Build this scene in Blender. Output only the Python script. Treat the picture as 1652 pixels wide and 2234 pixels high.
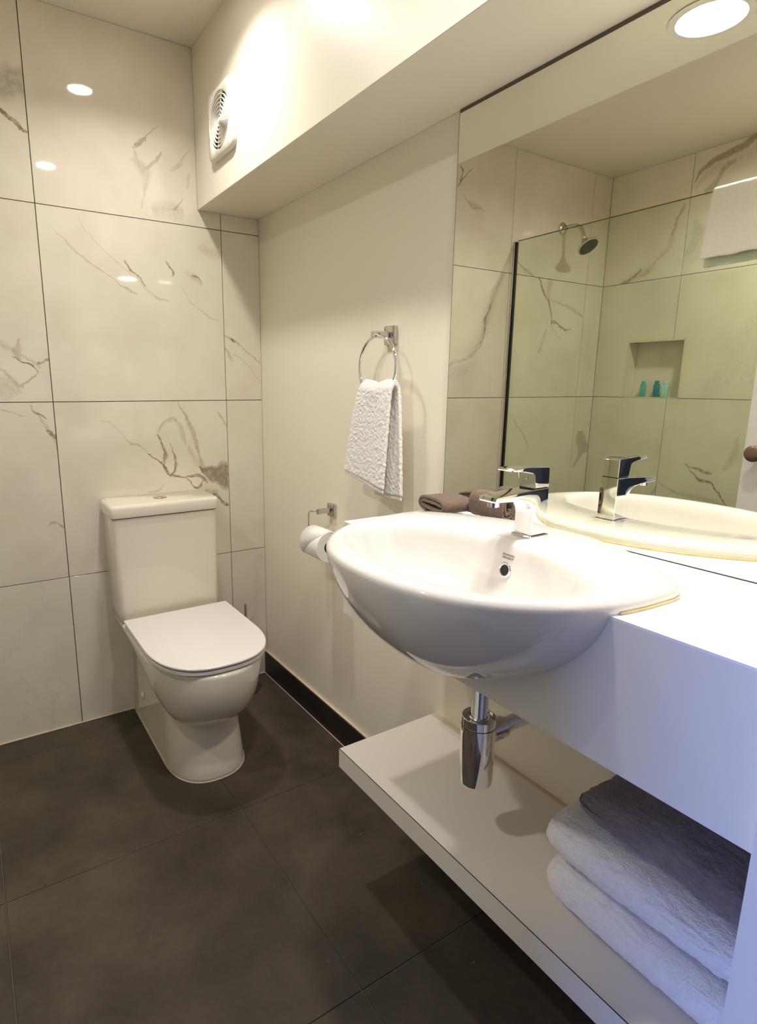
import bpy, bmesh, math, random
from mathutils import Vector, Matrix
PI = math.pi
random.seed(7)
SC = bpy.context.scene
COL = SC.collection
for _o in list(bpy.data.objects):
    bpy.data.objects.remove(_o, do_unlink=True)

# ------------------------------------------------------------------ camera
cd = bpy.data.cameras.new('camera')
cam = bpy.data.objects.new('camera', cd)
COL.objects.link(cam)
cd.sensor_fit = 'HORIZONTAL'
cd.sensor_width = 36.0
cd.lens = 1285.49 / 1652 * 36.0
cd.shift_x = 99.4 / 1652
cd.shift_y = -5.08 / 1652
cd.clip_start = 0.02
YAW, PITCH, ROLL = math.radians(-32.0209), math.radians(-11.9306), math.radians(0.2631)
fwd = Vector((-math.sin(YAW) * math.cos(PITCH), math.cos(YAW) * math.cos(PITCH), math.sin(PITCH)))
rgt = Vector((math.cos(YAW), math.sin(YAW), 0))
upv = rgt.cross(fwd)
r2 = rgt * math.cos(ROLL) + upv * math.sin(ROLL)
u2 = -rgt * math.sin(ROLL) + upv * math.cos(ROLL)
M = Matrix((( r2.x, u2.x, -fwd.x, -1.0117), (r2.y, u2.y, -fwd.y, -2.1485), (r2.z, u2.z, -fwd.z, 1.2190), (0, 0, 0, 1)))
cam.matrix_world = M
SC.camera = cam

# ------------------------------------------------------------------ world, view, exposure
SC.view_settings.view_transform = 'Standard'
SC.view_settings.look = 'None'
SC.view_settings.gamma = 1.0
SC.view_settings.use_curve_mapping = False
SC.view_settings.exposure = 0.12
SC.cycles.use_denoising = True
SC.cycles.max_bounces = 12
SC.cycles.diffuse_bounces = 6
SC.cycles.glossy_bounces = 8
SC.cycles.transmission_bounces = 10
SC.cycles.transparent_max_bounces = 16
SC.cycles.sample_clamp_indirect = 6.0
SC.cycles.caustics_reflective = True
SC.cycles.caustics_refractive = False
SC.cycles.blur_glossy = 0.6
w = bpy.data.worlds.new('world')
SC.world = w
w.use_nodes = True
w.node_tree.nodes['Background'].inputs[0].default_value = (0.62, 0.76, 1.0, 1)
w.node_tree.nodes['Background'].inputs[1].default_value = 0.03

# daylight of the next room's window, reaching in through the open doorway
WINDOW_W = 38.0
ld = bpy.data.lights.new('window_daylight', 'AREA')
ld.shape = 'RECTANGLE'; ld.size = 0.4; ld.size_y = 1.2
ld.energy = WINDOW_W; ld.color = (0.17, 0.33, 1.0)
lo = bpy.data.objects.new('window_daylight', ld); COL.objects.link(lo)
lo.location = (-2.30, -2.25, 0.85)
lo.rotation_euler = Vector((1, 0.10, -0.05)).to_track_quat('-Z', 'Y').to_euler()

# lamp power (each lamp is built with its fitting further down)
LAMP = dict(toilet=4.9, centre=4.4, vanity=2.9, shower=8.6)
WARM = (1.0, 0.975, 0.925)

# ------------------------------------------------------------------ dimensions
ZC = 2.315; ZB = 1.816; BD = 0.233; WL = 2.113
ZT = 0.924; ZCB = 0.710; CX = -0.316; YC = -1.082
YF = -1.925; YH = -2.03
JX = [0.0, -0.149, -0.751, -1.360, -1.962, -WL]
JZ = [0.0, 0.561, 1.161, 1.761, ZC]
JY = [0.0, -0.427, -1.031, -1.635, YF]

# ------------------------------------------------------------------ material helpers
def mat(name, col, rough=0.5, metal=0.0, bump=0.0, bscale=200.0, var=0.0, vscale=8.0, spec=0.5, coat=0.0, sheen=0.0, trans=0.0, ior=1.45, noise_detail=3, sss=0.0):
    m = bpy.data.materials.new(name); m.use_nodes = True
    nt = m.node_tree; b = nt.nodes['Principled BSDF']
    b.inputs['Base Color'].default_value = (*col, 1)
    b.inputs['Roughness'].default_value = rough
    b.inputs['Metallic'].default_value = metal
    b.inputs['IOR'].default_value = ior
    b.inputs['Specular IOR Level'].default_value = spec
    b.inputs['Coat Weight'].default_value = coat
    b.inputs['Coat Roughness'].default_value = 0.03
    b.inputs['Sheen Weight'].default_value = sheen
    b.inputs['Transmission Weight'].default_value = trans
    geo = nt.nodes.new('ShaderNodeNewGeometry')
    if var > 0:
        n = nt.nodes.new('ShaderNodeTexNoise'); n.inputs['Scale'].default_value = vscale; n.inputs['Detail'].default_value = noise_detail
        nt.links.new(geo.outputs['Position'], n.inputs['Vector'])
        mx = nt.nodes.new('ShaderNodeMix'); mx.data_type = 'RGBA'
        mx.inputs[6].default_value = (*[c * (1 - var) for c in col], 1)
        mx.inputs[7].default_value = (*[min(1, c * (1 + var)) for c in col], 1)
        nt.links.new(n.outputs['Fac'], mx.inputs[0]); nt.links.new(mx.outputs[2], b.inputs['Base Color'])
    if bump > 0:
        n2 = nt.nodes.new('ShaderNodeTexNoise'); n2.inputs['Scale'].default_value = bscale; n2.inputs['Detail'].default_value = noise_detail
        nt.links.new(geo.outputs['Position'], n2.inputs['Vector'])
        bp = nt.nodes.new('ShaderNodeBump'); bp.inputs['Strength'].default_value = bump; bp.inputs['Distance'].default_value = 0.002
        nt.links.new(n2.outputs['Fac'], bp.inputs['Height']); nt.links.new(bp.outputs['Normal'], b.inputs['Normal'])
    return m

def emis(name, col, st):
    m = bpy.data.materials.new(name); m.use_nodes = True
    nt = m.node_tree; nt.nodes.clear()
    e = nt.nodes.new('ShaderNodeEmission'); o = nt.nodes.new('ShaderNodeOutputMaterial')
    e.inputs[0].default_value = (*col, 1); e.inputs[1].default_value = st
    nt.links.new(e.outputs[0], o.inputs[0]); return m

PAINT = mat('white_paint', (0.81, 0.74, 0.62), 0.38, bump=0.05, bscale=180, var=0.01)
SOFFITP = PAINT
CEILP = mat('ceiling_paint', (0.86, 0.79, 0.68), 0.6, bump=0.04, bscale=150)
GROUT = mat('brown_grout', (0.21, 0.14, 0.085), 0.8, bump=0.2, bscale=400)
FGROUT = mat('floor_grout', (0.085, 0.072, 0.06), 0.85, bump=0.3, bscale=500)
CERAMIC = mat('white_ceramic', (0.67, 0.635, 0.59), 0.06, coat=0.6, spec=0.55)
TCER = mat('toilet_ceramic', (0.78, 0.715, 0.60), 0.09, coat=0.5)
SEATP = mat('seat_plastic', (0.70, 0.655, 0.62), 0.28)
CHROME = mat('chrome', (0.86, 0.86, 0.87), 0.04, metal=1.0)
DCHROME = mat('satin_chrome', (0.62, 0.60, 0.56), 0.16, metal=1.0)
LAM = mat('white_laminate', (0.79, 0.735, 0.65), 0.33, var=0.01, bump=0.02, bscale=600)
LAMT = mat('white_worktop', (0.86, 0.85, 0.83), 0.42, var=0.01)
DARK = mat('dark_line', (0.03, 0.022, 0.016), 0.6)
BLACK = mat('black_seal', (0.004, 0.004, 0.006), 0.3)
SKIRT = mat('dark_skirting', (0.020, 0.016, 0.012), 0.45, var=0.3, vscale=20)
BEAD = mat('beige_sealant', (0.62, 0.50, 0.36), 0.5)
YBEAD = mat('yellowed_sealant', (0.62, 0.49, 0.28), 0.45, var=0.25, vscale=40)
FANP = mat('fan_plastic', (0.74, 0.70, 0.62), 0.32)
WTERRY = mat('white_terry', (0.86, 0.83, 0.78), 0.9, bump=1.0, bscale=420, sheen=0.4, var=0.05, vscale=90)
HEM = mat('white_hem', (0.86, 0.83, 0.78), 0.85, bump=0.3, bscale=300)
WPLUSH = mat('white_plush', (0.86, 0.82, 0.79), 0.95, bump=1.0, bscale=260, sheen=0.7, var=0.10, vscale=90)
BTERRY = mat('brown_terry', (0.125, 0.082, 0.058), 0.95, bump=1.0, bscale=380, sheen=0.15, var=0.3, vscale=120)
DPLUSH = mat('taupe_plush', (0.20, 0.155, 0.14), 0.95, bump=1.0, bscale=240, sheen=0.25, var=0.3, vscale=50)
PAPER = mat('toilet_paper', (0.86, 0.83, 0.76), 0.9, bump=0.15, bscale=500)
PAPERE = mat('paper_end', (0.74, 0.67, 0.52), 0.95, bump=0.4, bscale=900)
CORE = mat('cardboard_core', (0.12, 0.09, 0.10), 0.9)
DOORP = mat('door_paint', (0.80, 0.775, 0.74), 0.35)
HOLE = mat('overflow_dark', (0.012, 0.009, 0.006), 0.5)
INK = mat('grey_print', (0.26, 0.21, 0.17), 0.5)
RUBBER = mat('shower_face', (0.02, 0.02, 0.018), 0.5)
HALLF = mat('hall_floor', (0.30, 0.24, 0.18), 0.6, var=0.1)

MIRR = mat('mirror_silver', (0.88, 0.88, 0.785), 0.0, metal=1.0)
MEDGE = mat('mirror_edge', (0.10, 0.085, 0.06), 0.3)

# clear glass with the green of its own thickness
GLASS = bpy.data.materials.new('shower_glass'); GLASS.use_nodes = True
_n = GLASS.node_tree; _n.nodes.clear()
_o = _n.nodes.new('ShaderNodeOutputMaterial'); _t = _n.nodes.new('ShaderNodeBsdfTransparent'); _g = _n.nodes.new('ShaderNodeBsdfGlossy')
_f = _n.nodes.new('ShaderNodeFresnel'); _x = _n.nodes.new('ShaderNodeMixShader')
_t.inputs[0].default_value = (0.905, 0.948, 0.895, 1); _g.inputs['Roughness'].default_value = 0.01; _g.inputs[0].default_value = (1, 1, 1, 1)
_f.inputs[0].default_value = 1.5
_b = _n.nodes.new('ShaderNodeNewGeometry'); _m = _n.nodes.new('ShaderNodeMath'); _m.operation = 'MULTIPLY'; _s = _n.nodes.new('ShaderNodeMath'); _s.operation = 'SUBTRACT'; _s.inputs[0].default_value = 1
_n.links.new(_b.outputs['Backfacing'], _s.inputs[1]); _n.links.new(_f.outputs[0], _m.inputs[0]); _n.links.new(_s.outputs[0], _m.inputs[1]); _n.links.new(_m.outputs[0], _x.inputs[0])
_n.links.new(_t.outputs[0], _x.inputs[1]); _n.links.new(_g.outputs[0], _x.inputs[2]); _n.links.new(_x.outputs[0], _o.inputs[0])

def bottle_mat(name, col):
    m = mat(name, col, 0.15, spec=0.5); return m
TEAL1 = bottle_mat('pale_teal_bottle', (0.10, 0.42, 0.40))
TEAL2 = bottle_mat('deep_teal_bottle', (0.0, 0.22, 0.27))
TEAL3 = bottle_mat('milky_teal_tube', (0.36, 0.62, 0.57))
CAPW = mat('bottle_cap', (0.55, 0.75, 0.70), 0.4)

# marble veins and one painted shadow band: (tile, running axis, strength, tint, [(along the wall, height, half width), ...]) in metres
VEINS_SHADE=[
('b1','u',0.75,'g',[(-0.826,2.064,0.03),(-0.796,2.078,0.0453),(-0.771,2.086,0.038),(-0.751,2.088,0.036)]),
('b1','u',0.95,'b',[(-0.821,2.0,0.005),(-0.799,1.986,0.0093),(-0.778,1.971,0.009),(-0.765,1.961,0.005),(-0.752,1.957,0.0027)]),
('b2','v',0.85,'t',[(-0.441,1.972,0.004),(-0.428,1.986,0.0093),(-0.416,2.0,0.01),(-0.4,2.016,0.0033),(-0.381,2.035,0.0021),(-0.357,2.06,0.0007)]),
('b2','v',0.45,'t',[(-0.429,1.793,0.0017),(-0.417,1.837,0.005),(-0.407,1.873,0.0107),(-0.41,1.901,0.0217),(-0.421,1.924,0.025),(-0.436,1.944,0.0107),(-0.441,1.97,0.0027)]),
('b2','v',0.7,'t',[(-0.409,1.917,0.0093),(-0.384,1.936,0.0083),(-0.364,1.956,0.0047),(-0.349,1.981,0.0013)]),
('b2','v',0.45,'g',[(-0.318,1.924,0.0067),(-0.297,1.946,0.01),(-0.276,1.974,0.0033),(-0.249,2.011,0.0013)]),
('b2','v',0.4,'g',[(-0.268,1.879,0.0007),(-0.262,1.905,0.0042),(-0.257,1.93,0.0007)]),
('b2','u',0.4,'t',[(-0.395,1.798,0.0167),(-0.348,1.8,0.032),(-0.293,1.802,0.0293),(-0.282,1.792,0.008)]),
('b2','v',0.45,'b',[(-0.317,1.805,0.0067),(-0.296,1.831,0.004),(-0.277,1.848,0.0013)]),
('b3','u',0.55,'t',[(-0.712,1.705,0.0007),(-0.676,1.663,0.002),(-0.645,1.635,0.0047),(-0.599,1.601,0.0027),(-0.544,1.57,0.002),(-0.495,1.534,0.005),(-0.456,1.519,0.0013)]),
('b3','u',0.4,'t',[(-0.627,1.743,0.0007),(-0.618,1.711,0.0027),(-0.586,1.678,0.002),(-0.54,1.63,0.0013),(-0.498,1.599,0.0017),(-0.455,1.569,0.0027),(-0.411,1.526,0.005),(-0.345,1.5,0.0013)]),
('b3','v',0.75,'b',[(-0.428,1.548,0.0027),(-0.454,1.577,0.0027),(-0.477,1.596,0.004),(-0.493,1.627,0.0011)]),
('b3','v',0.8,'b',[(-0.336,1.586,0.0013),(-0.33,1.608,0.004),(-0.342,1.619,0.0042),(-0.356,1.637,0.0013)]),
('b3','u',0.4,'t',[(-0.291,1.609,0.0033),(-0.27,1.599,0.0133),(-0.245,1.586,0.0167),(-0.224,1.572,0.005)]),
('b3','u',0.7,'b',[(-0.265,1.595,0.001),(-0.241,1.594,0.0027),(-0.227,1.58,0.001)]),
('b3','u',0.5,'t',[(-0.3,1.562,0.0008),(-0.289,1.535,0.0027),(-0.276,1.506,0.0013),(-0.253,1.495,0.002),(-0.216,1.465,0.0021),(-0.168,1.446,0.0008)]),
('b3','u',0.3,'t',[(-0.24,1.693,0.008),(-0.198,1.686,0.02),(-0.157,1.672,0.0133)]),
('b4','u',0.6,'t',[(-0.148,1.398,0.0033),(-0.117,1.383,0.005),(-0.075,1.354,0.0033),(-0.034,1.325,0.0033),(-0.002,1.298,0.0033)]),
('b4','u',0.8,'b',[(-0.126,1.387,0.0013),(-0.116,1.38,0.005),(-0.105,1.373,0.0013)]),
('b4','v',0.6,'t',[(-0.122,1.303,0.002),(-0.132,1.332,0.0067),(-0.151,1.357,0.0017)]),
('b4','u',0.35,'t',[(-0.117,1.333,0.0017),(-0.08,1.312,0.0033),(-0.043,1.273,0.0033),(-0.004,1.225,0.0017)]),
('b5','u',0.55,'t',[(-0.892,1.342,0.008),(-0.862,1.327,0.012),(-0.838,1.316,0.0067),(-0.814,1.298,0.004),(-0.789,1.278,0.0067),(-0.777,1.27,0.0027)]),
('b5','u',0.9,'b',[(-0.858,1.305,0.0013),(-0.833,1.293,0.002),(-0.807,1.279,0.0025),(-0.785,1.256,0.0033)]),
('b5','v',0.6,'t',[(-0.835,1.293,0.0053),(-0.843,1.316,0.0107),(-0.836,1.339,0.0067),(-0.831,1.358,0.0013)]),
('b5','u',0.85,'b',[(-0.786,1.28,0.004),(-0.773,1.284,0.0027),(-0.761,1.292,0.0033),(-0.75,1.295,0.0013)]),
('b5','u',0.7,'t',[(-0.835,1.212,0.0013),(-0.82,1.226,0.004),(-0.803,1.241,0.0027),(-0.786,1.255,0.004)]),
('b5','u',0.6,'t',[(-0.899,1.266,0.003),(-0.876,1.246,0.0093),(-0.859,1.226,0.012),(-0.841,1.212,0.0093),(-0.828,1.208,0.0027)]),
('b5','u',0.35,'g',[(-0.906,1.201,0.0333),(-0.874,1.204,0.0373),(-0.849,1.201,0.016),(-0.837,1.183,0.0027)]),
('b6','u',0.75,'b',[(-0.819,1.152,0.0011),(-0.808,1.131,0.004),(-0.783,1.116,0.0033),(-0.772,1.107,0.0013)]),
('b6','v',0.5,'t',[(-0.77,1.068,0.0067),(-0.777,1.08,0.0067),(-0.789,1.101,0.0053),(-0.798,1.12,0.0013)]),
('b6','v',0.85,'b',[(-0.754,1.043,0.004),(-0.759,1.052,0.008),(-0.769,1.062,0.008),(-0.776,1.072,0.0027)]),
('b6','v',0.6,'t',[(-0.75,1.006,0.0013),(-0.756,1.034,0.0053),(-0.762,1.052,0.0053)]),
('b6','u',0.45,'t',[(-0.912,1.14,0.0027),(-0.881,1.132,0.0027),(-0.85,1.119,0.0027),(-0.834,1.12,0.0013)]),
('b6','u',0.65,'t',[(-0.8,0.752,0.0008),(-0.783,0.758,0.005),(-0.766,0.748,0.0053),(-0.749,0.734,0.004)]),
('b7','u',0.5,'t',[(-0.604,1.099,0.0008),(-0.571,1.084,0.0023),(-0.542,1.051,0.0024),(-0.515,1.013,0.004),(-0.477,1.005,0.0042),(-0.451,0.977,0.0033)]),
('b7','v',0.85,'b',[(-0.378,0.887,0.0025),(-0.387,0.906,0.0033),(-0.403,0.929,0.0043),(-0.428,0.953,0.004),(-0.451,0.977,0.0017)]),
('b7','u',0.55,'t',[(-0.418,1.039,0.005),(-0.411,1.058,0.0067),(-0.394,1.08,0.0053),(-0.37,1.096,0.0083),(-0.343,1.094,0.0033)]),
('b7','v',0.85,'b',[(-0.379,0.89,0.0033),(-0.394,0.907,0.0033),(-0.401,0.934,0.0033),(-0.393,0.961,0.0083),(-0.395,0.979,0.005),(-0.405,1.013,0.0042),(-0.416,1.042,0.0033)]),
('b7','v',0.4,'t',[(-0.317,1.001,0.0017),(-0.322,1.035,0.01),(-0.332,1.072,0.0083),(-0.353,1.096,0.005)]),
('b7','v',0.8,'b',[(-0.373,0.891,0.0033),(-0.361,0.915,0.005),(-0.358,0.943,0.005),(-0.363,0.978,0.0025),(-0.375,1.007,0.001)]),
('b7','v',0.7,'t',[(-0.243,0.896,0.01),(-0.256,0.928,0.0083),(-0.267,0.972,0.0042),(-0.276,1.007,0.0067),(-0.284,1.042,0.01),(-0.301,1.081,0.0075),(-0.318,1.118,0.0042),(-0.337,1.157,0.0013)]),
('b7','v',0.4,'t',[(-0.257,0.907,0.0067),(-0.278,0.933,0.015),(-0.291,0.965,0.0117),(-0.306,1.0,0.0033)]),
('b7','u',0.85,'b',[(-0.378,0.893,0.0083),(-0.347,0.883,0.0033),(-0.309,0.878,0.0033),(-0.277,0.881,0.008),(-0.25,0.866,0.01),(-0.238,0.853,0.004)]),
('b7','u',0.9,'b',[(-0.326,0.876,0.0013),(-0.304,0.858,0.0033),(-0.282,0.835,0.005),(-0.264,0.841,0.006),(-0.254,0.858,0.0017)]),
('b7','u',0.95,'b',[(-0.264,0.915,0.0017),(-0.249,0.9,0.012),(-0.226,0.884,0.028),(-0.2,0.878,0.03),(-0.174,0.873,0.052),(-0.151,0.871,0.045)]),
('b7','u',0.6,'t',[(-0.246,0.825,0.0033),(-0.221,0.816,0.008),(-0.191,0.807,0.0083)]),
('b7','u',0.95,'b',[(-0.214,0.804,0.0033),(-0.192,0.791,0.0083),(-0.174,0.767,0.0083),(-0.153,0.758,0.005)]),
('b7','u',0.5,'t',[(-0.465,0.834,0.0017),(-0.435,0.835,0.0033),(-0.414,0.85,0.005),(-0.403,0.863,0.0013)]),
('b7','v',0.55,'t',[(-0.149,1.059,0.005),(-0.17,1.095,0.006),(-0.191,1.123,0.0016)]),
('b8','u',0.55,'t',[(-0.098,0.229,0.004),(-0.077,0.249,0.008),(-0.053,0.27,0.002)]),
('m1','v',0.8,'b',[(-0.994,2.087,0.0017),(-1.012,2.115,0.005),(-1.038,2.144,0.004),(-1.081,2.185,0.0016)]),
('m1','v',0.9,'b',[(-1.007,2.116,0.003),(-1.016,2.144,0.0036),(-1.014,2.169,0.0083),(-1.0,2.178,0.0083)]),
('m1','u',0.7,'t',[(-1.171,2.014,0.002),(-1.14,2.023,0.0083),(-1.093,2.026,0.018),(-1.057,2.044,0.006),(-1.021,2.063,0.0013)]),
('m2','v',0.5,'t',[(-1.152,1.397,0.01),(-1.197,1.464,0.014),(-1.217,1.529,0.02),(-1.239,1.599,0.018),(-1.256,1.66,0.0257),(-1.29,1.709,0.018),(-1.316,1.771,0.014)]),  # shadow band on the wall, painted into the tile like a vein
('m2','v',0.7,'b',[(-1.182,1.42,0.004),(-1.214,1.486,0.004),(-1.204,1.529,0.0093),(-1.232,1.573,0.006),(-1.252,1.628,0.0023)]),
('m2','u',0.55,'t',[(-1.239,1.487,0.002),(-1.197,1.425,0.006),(-1.154,1.38,0.012),(-1.08,1.341,0.01),(-1.007,1.325,0.014),(-0.984,1.307,0.004)]),
('m2','u',0.3,'g',[(-1.114,1.293,0.014),(-1.039,1.283,0.0327),(-0.98,1.275,0.01)]),
('m3','u',0.7,'t',[(-1.537,1.766,0.003),(-1.473,1.786,0.008),(-1.43,1.808,0.0047),(-1.392,1.829,0.004)]),
('m4','v',0.85,'b',[(-1.701,1.529,0.0023),(-1.695,1.58,0.0035),(-1.665,1.647,0.007),(-1.632,1.679,0.007),(-1.605,1.721,0.008),(-1.572,1.765,0.0023)]),
('m4','v',0.55,'t',[(-1.672,1.652,0.0093),(-1.66,1.688,0.021),(-1.662,1.726,0.022),(-1.668,1.77,0.0373)]),
('m4','u',0.45,'t',[(-1.969,1.583,0.0027),(-1.856,1.628,0.0093),(-1.757,1.647,0.007),(-1.674,1.659,0.0023)]),
('m4','u',0.8,'b',[(-1.858,1.528,0.0023),(-1.832,1.517,0.0047),(-1.784,1.529,0.007),(-1.732,1.552,0.007),(-1.699,1.553,0.007)]),
('m4','v',0.4,'t',[(-1.616,1.386,0.0047),(-1.643,1.461,0.0117),(-1.666,1.514,0.0019)]),
('m4','u',0.5,'t',[(-1.785,1.463,0.0014),(-1.743,1.494,0.0037),(-1.701,1.529,0.0023)]),
('m5','v',0.55,'b',[(-1.985,0.761,0.008),(-2.043,0.827,0.0213),(-2.067,0.864,0.048),(-2.039,0.913,0.0427),(-2.031,0.967,0.024)]),
('m5','v',0.5,'t',[(-1.536,0.862,0.008),(-1.577,0.884,0.0035),(-1.543,0.96,0.008),(-1.483,1.022,0.0047),(-1.413,1.095,0.0023)]),
('l1','u',0.7,'b',[(-0.703,2.323,0.008),(-0.663,2.293,0.018),(-0.592,2.27,0.014),(-0.515,2.254,0.014),(-0.467,2.227,0.012),(-0.439,2.183,0.007)]),
('l1','u',0.4,'t',[(-0.712,2.256,0.0367),(-0.633,2.243,0.056),(-0.558,2.23,0.048),(-0.491,2.205,0.028),(-0.446,2.147,0.014)]),
('l1','u',0.5,'b',[(-0.616,2.229,0.008),(-0.562,2.202,0.018),(-0.538,2.153,0.022),(-0.491,2.125,0.012)]),
('l2','v',0.7,'t',[(-0.35,1.959,0.002),(-0.367,1.988,0.0093),(-0.374,2.029,0.01),(-0.392,2.063,0.0093),(-0.405,2.097,0.002)]),
('l2','v',0.4,'t',[(-0.193,1.784,0.007),(-0.242,1.795,0.0187),(-0.28,1.841,0.0187),(-0.334,1.887,0.0233),(-0.355,1.926,0.018),(-0.356,1.99,0.008)]),
('l2','u',0.7,'b',[(-0.219,1.821,0.0023),(-0.191,1.802,0.0093),(-0.151,1.776,0.0093),(-0.108,1.758,0.0093),(-0.052,1.727,0.0035)]),
('l2','u',0.4,'t',[(-0.26,1.806,0.007),(-0.212,1.795,0.0233),(-0.113,1.762,0.021),(-0.034,1.741,0.0117)]),
('l3','v',0.35,'g',[(-0.441,1.847,0.006),(-0.459,1.876,0.0233),(-0.482,1.944,0.028),(-0.463,2.01,0.006)]),
('l4','u',0.85,'b',[(-0.796,0.636,0.0047),(-0.75,0.689,0.007),(-0.712,0.736,0.007),(-0.692,0.756,0.007),(-0.644,0.759,0.007),(-0.6,0.795,0.0047),(-0.568,0.834,0.0019)]),
('l4','u',0.75,'b',[(-0.696,0.798,0.0047),(-0.649,0.806,0.0082),(-0.615,0.816,0.0058),(-0.556,0.832,0.0023)]),
('l4','u',0.5,'t',[(-0.776,0.648,0.007),(-0.722,0.661,0.016),(-0.633,0.67,0.0187),(-0.541,0.679,0.0117),(-0.466,0.705,0.008),(-0.416,0.747,0.0023)]),
('l4','v',0.45,'t',[(-0.743,0.818,0.0047),(-0.773,0.872,0.022),(-0.783,0.918,0.021),(-0.786,0.983,0.002)]),
('l4','v',0.7,'t',[(-0.403,0.65,0.0023),(-0.42,0.673,0.0093),(-0.435,0.713,0.0053)]),
]
BASE = (0.73, 0.668, 0.55)
TINT = dict(b=(0.20, 0.125, 0.07), t=(0.40, 0.30, 0.20), g=(0.40, 0.345, 0.27))

def marble(name, veins, axis, seed):
    """polished marble-look porcelain; axis 0 = wall along x, 1 = wall along y"""
    m = bpy.data.materials.new(name); m.use_nodes = True
    nt = m.node_tree; N = nt.nodes; L = nt.links; b = N['Principled BSDF']
    b.inputs['Roughness'].default_value = 0.045; b.inputs['Specular IOR Level'].default_value = 0.5
    def math_(op, a, c=None, clamp=False):
        n = N.new('ShaderNodeMath'); n.operation = op; n.use_clamp = clamp
        for i, v in enumerate((a, c)):
            if v is None: continue
            if isinstance(v, (int, float)): n.inputs[i].default_value = v
            else: L.new(v, n.inputs[i])
        return n.outputs[0]
    geo = N.new('ShaderNodeNewGeometry')
    def noise(scale, detail, off, rough=0.5):
        mp = N.new('ShaderNodeMapping'); mp.inputs['Location'].default_value = (off, off * 1.7, off * .6)
        L.new(geo.outputs['Position'], mp.inputs[0])
        n = N.new('ShaderNodeTexNoise'); n.inputs['Scale'].default_value = scale; n.inputs['Detail'].default_value = detail
        n.inputs['Roughness'].default_value = rough
        L.new(mp.outputs[0], n.inputs['Vector']); return n
    sep = N.new('ShaderNodeSeparateXYZ'); L.new(geo.outputs['Position'], sep.inputs[0])
    wn = noise(26, 5, seed, 0.65)
    sw = N.new('ShaderNodeSeparateColor'); L.new(wn.outputs['Color'], sw.inputs[0])
    jit = lambda s: math_('MULTIPLY', math_('SUBTRACT', s, 0.5), 0.026)
    U = math_('ADD', sep.outputs[axis], jit(sw.outputs[0])); V = math_('ADD', sep.outputs[2], jit(sw.outputs[1]))
    # soft clouds under the glaze
    cl = noise(5.5, 4, seed + 3); cr = N.new('ShaderNodeValToRGB')
    cr.color_ramp.elements[0].position = 0.40; cr.color_ramp.elements[0].color = (*[c * 1.03 for c in BASE], 1)
    cr.color_ramp.elements[1].position = 0.72; cr.color_ramp.elements[1].color = (BASE[0] * .94, BASE[1] * .92, BASE[2] * .90, 1)
    L.new(cl.outputs['Fac'], cr.inputs[0])
    cur = cr.outputs[0]
    patch = noise(60, 4, seed + 9, 0.7)
    pm = N.new('ShaderNodeMapRange'); pm.inputs[1].default_value = 0.32; pm.inputs[2].default_value = 0.58; pm.inputs[3].default_value = 0.35; pm.inputs[4].default_value = 1.0
    L.new(patch.outputs['Fac'], pm.inputs[0])
    if not veins:   # tiles whose print the photograph does not show: loose veins of the same kind
        wv = noise(2.4, 7, seed + 21, 0.62)
        d = math_('ABSOLUTE', math_('SUBTRACT', wv.outputs['Fac'], 0.5))
        mk = math_('SUBTRACT', 1.0, math_('MULTIPLY', d, 70), True)
        big = noise(1.9, 2, seed + 31)
        mk = math_('MULTIPLY', mk, math_('MULTIPLY', math_('SUBTRACT', big.outputs['Fac'], 0.50, True), 5.0, True))
        mk = math_('MULTIPLY', math_('MULTIPLY', mk, pm.outputs[0]), .3)
        mx = N.new('ShaderNodeMix'); mx.data_type = 'RGBA'; mx.inputs[7].default_value = (*TINT['g'], 1)
        L.new(mk, mx.inputs[0]); L.new(cur, mx.inputs[6]); cur = mx.outputs[2]
    for (_, ax, st, tint, pts) in veins:
        i = 0 if ax == 'u' else 1
        a0, a1 = pts[0][i], pts[-1][i]
        cs = [p[1 - i] for p in pts]; ws = [p[2] for p in pts]
        c0, c1 = min(cs) - .01, max(cs) + .01; wm = max(ws)
        t = N.new('ShaderNodeMapRange'); L.new(U if i == 0 else V, t.inputs[0])
        t.inputs[1].default_value = a0; t.inputs[2].default_value = a1
        def fc(vals):
            f = N.new('ShaderNodeFloatCurve'); cu = f.mapping.curves[0]
            xs = [(p[i] - a0) / (a1 - a0) for p in pts]
            cu.points[0].location = (0, vals[0]); cu.points[1].location = (1, vals[-1])
            for x_, y_ in zip(xs[1:-1], vals[1:-1]): cu.points.new(x_, y_)
            f.mapping.update(); L.new(t.outputs[0], f.inputs['Value']); return f.outputs[0]
        cc = math_('ADD', math_('MULTIPLY', fc([(c - c0) / (c1 - c0) for c in cs]), c1 - c0), c0)
        ww = math_('ADD', math_('MULTIPLY', fc([x / wm for x in ws]), wm), 0.0004)
        d = math_('ABSOLUTE', math_('SUBTRACT', V if i == 0 else U, cc))
        r = math_('DIVIDE', d, ww)
        soft = 1.6 if wm < 0.012 else (2.0 if tint == 'b' else (1.5 if tint == 'g' else .9))
        mk = math_('MULTIPLY', math_('SUBTRACT', 1.25, r), soft, True)
        inside = math_('MULTIPLY', math_('GREATER_THAN', t.outputs[0], 0.0005), math_('LESS_THAN', t.outputs[0], 0.9995))
        mk = math_('MULTIPLY', mk, inside)
        mk = math_('MULTIPLY', math_('MULTIPLY', mk, pm.outputs[0]) if (wm < .012 or tint != 'b') else math_('MULTIPLY', mk, math_('ADD', math_('MULTIPLY', pm.outputs[0], .55), .45)), st * (0.95 if wm < .02 or tint != 'b' else .82))
        mx = N.new('ShaderNodeMix'); mx.data_type = 'RGBA'; mx.inputs[7].default_value = (*TINT[tint], 1)
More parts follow.
